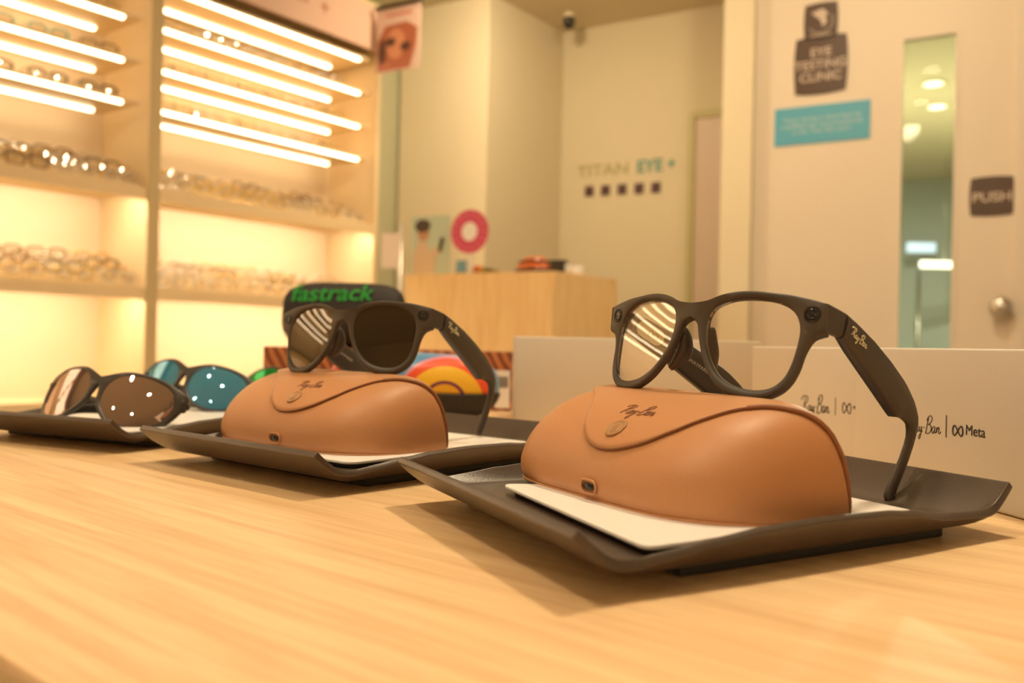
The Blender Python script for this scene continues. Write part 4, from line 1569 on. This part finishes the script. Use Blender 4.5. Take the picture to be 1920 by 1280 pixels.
# white notice on a thin stand left of the cabinet
q = onplane(733, 470, Vector((0, 3.75, 0)), Vector((0, 1, 0)))
ns = empty('notice_stand', (q.x, q.y, 0), 'pale notice on a thin post between shelving and cabinet', 'sign stand')
hh = 65 / F * 3.75
boxo('notice_board', -.040, .040, -.004, .004, q.z - hh / 2, q.z + hh / 2, mat('notice_paper', (.72, .60, .52), .6), ns)
bm = bmesh.new(); tube(bm, [(.042, .006, .02), (.042, .006, q.z + hh * .8)], .006, 10); obj('post', bm, M_STEEL, ns)
bm = bmesh.new(); lathe(bm, [(.11, .001), (.11, .010), (.02, .018)], 28); obj('stand_base', bm, M_STEEL, ns)

# hanging poster with a woman's portrait
Mh = frame3((-.595, 3.80, 0), dL)
ha = Mh.inverted() @ onplane(707, 60, Vector((-.595, 3.80, 0)), Vector((dL.y, -dL.x, 0)))
hb_ = Mh.inverted() @ onplane(787, 60, Vector((-.595, 3.80, 0)), Vector((dL.y, -dL.x, 0)))
ht = (Mh.inverted() @ onplane(745, 12, Vector((-.595, 3.80, 0)), Vector((dL.y, -dL.x, 0)))).z
hbm = (Mh.inverted() @ onplane(745, 132, Vector((-.595, 3.80, 0)), Vector((dL.y, -dL.x, 0)))).z
hp = empty('hanging_poster', label='hanging poster with a reddish portrait of a woman, beside the shelving', cat='poster', matrix=Mh @ Matrix.Translation((ha.x, 0, hbm)))
wH, hH = hb_.x - ha.x, ht - hbm
boxo('poster_sheet', 0, wH, 0, .003, 0, hH, mat('poster_pink', (.72, .52, .45), .5), hp)
Fp = frame3((0, 0, 0), (1, 0, 0), (0, 0, 1), (0, -1, 0))
ell = lambda cx_, cy_, rx, ry: [(wH * (cx_ + rx * cos(a)), hH * (cy_ + ry * sin(a))) for a in [2 * pi * i / 24 for i in range(24)]]
bm = bmesh.new(); poly_prism(bm, [(wH * .02, hH * .02), (wH * .78, hH * .02), (wH * .92, hH * .35), (wH * .95, hH * .62), (wH * .7, hH * .74), (wH * .2, hH * .72), (wH * .02, hH * .5)], .0001, .0008, Fp); obj('printed_hair', bm, mat('poster_redhair', (.42, .13, .07), .5), hp, smooth=False)
bm = bmesh.new(); poly_prism(bm, ell(.45, .42, .22, .24), .0001, .0013, Fp); obj('printed_face', bm, mat('poster_face', (.62, .27, .15), .5), hp, smooth=False)
bm = bmesh.new(); poly_prism(bm, ell(.14, .32, .09, .2), .0001, .0014, Fp); poly_prism(bm, ell(.68, .36, .12, .07), .0001, .0016, Fp); poly_prism(bm, ell(.33, .46, .12, .07), .0001, .0016, Fp)
obj('printed_glasses', bm, mat('poster_dark', (.10, .04, .03), .5), hp, smooth=False)
boxo('printed_headline', wH * .22, wH * .82, -.0008, -.0001, hH * .86, hH * .90, mat('poster_head', (.60, .20, .14), .5), hp)
boxo('hanging_rail', -.01, wH + .01, -.006, .008, hH, hH + .014, M_TRAYFOOT, hp)
bm = bmesh.new(); tube(bm, [(wH * .2, .001, hH + .014), (wH * .2, .001, CEIL - hbm)], .0012, 6); tube(bm, [(wH * .8, .001, hH + .014), (wH * .8, .001, CEIL - hbm)], .0012, 6)
obj('hanging_wire', bm, M_STEEL, hp)

# ------------------------------------------------------------------ CEILING LAMPS (shop ones placed for dots mirrored in the lenses, clinic ones at their lamps)


def downlight(x, y, label, r=.05, m=None):
    root = empty('ceiling_downlight', (x, y, CEIL), label, 'ceiling light', 'ceiling downlights')
    bm = bmesh.new()
    lathe(bm, [(r, -.0105), (r * 1.35, -.010), (r * 1.35, -.0005), (r * .6, -.0004)], 28); obj('bezel', bm, M_COLUMN, root)
    bm = bmesh.new(); lathe(bm, [(r * .95, -.0125), (r * .95, -.0108)], 28); obj('diffuser', bm, m or M_LAMP, root, smooth=False)


for (x, y) in ((-.35, .15), (.45, -.05), (.2, 1.3), (-1.0, .9), (-.2, -.7), (-.95, -.1), (-1.5, .3), (-.6, -1.5), (-1.7, -.9), (-.25, .75)):
    downlight(x, y, 'round recessed ceiling downlight over the shop floor')
for (px, py) in ((1750, 158), (1757, 201)):
    q = onz(px, py, CEIL - CZ - .012)
    downlight(q.x, q.y, 'round clinic ceiling light seen through the door glass, ' + ('upper' if py < 180 else 'lower') + ' of two', .055, M_LAMPCOOL)
    area('clinic_downlight', (q.x, q.y, CEIL - .015), .09, 75, (1, .93, .82))
q = onplane(1760, 496, Vector((0, 7.6, 0)), Vector((0, 1, 0)))
cl_ = empty('clinic_lamp', (q.x, q.y, q.z), 'long warm strip lamp inside the clinic, low in the door glass', 'lamp')
boxo('lamp_tube', -.16, .25, -.02, .02, -.03, .03, M_LAMPCOOL, cl_, .01)
bm = bmesh.new(); tube(bm, [(.05, 0, .031), (.05, 0, CEIL - q.z)], .004, 6); obj('lamp_wire', bm, M_STEEL, cl_)
q = onplane(1727, 464, Vector((0, 8.2, 0)), Vector((0, 1, 0)))
cs = empty('clinic_screen', (q.x, q.y, q.z), 'bright bluish eye-test screen deep inside the clinic', 'screen')
boxo('screen_face', -.13, .13, -.02, .02, -.045, .045, mat('screen_glow', (.6, .7, .9), .4, emit=(.55, .72, 1), es=1.6), cs, .004)
bm = bmesh.new(); tube(bm, [(0, .03, -.1), (0, .03, -q.z + .002)], .015, 8); obj('screen_post', bm, M_STEEL, cs)


# second lit shelving along the near side of the shop, seen only in the lenses
n2 = empty('shelving_unit', label='long lit shelving on the near side wall behind the camera', cat='shelving unit', matrix=frame3((-1.6, -2.3, 0), Vector((1, .15, 0))))
boxo('back_panel', 0, 3.6, 0, .02, .3, 2.3, M_SHELFB, n2)
for i in range(7):
    boxo('shelf_board', 0, 3.6, .02, .3, .7 + i * .22, .715 + i * .22, M_SHELF, n2)
    boxo('led_strip', .02, 3.58, .27, .285, .692 + i * .22, .699 + i * .22, M_LED, n2)
boxo('side_panel', -.02, -.0005, 0, .3, .001, 2.3, M_SHELF, n2)
boxo('side_panel', 3.6005, 3.62, 0, .3, .001, 2.3, M_SHELF, n2)
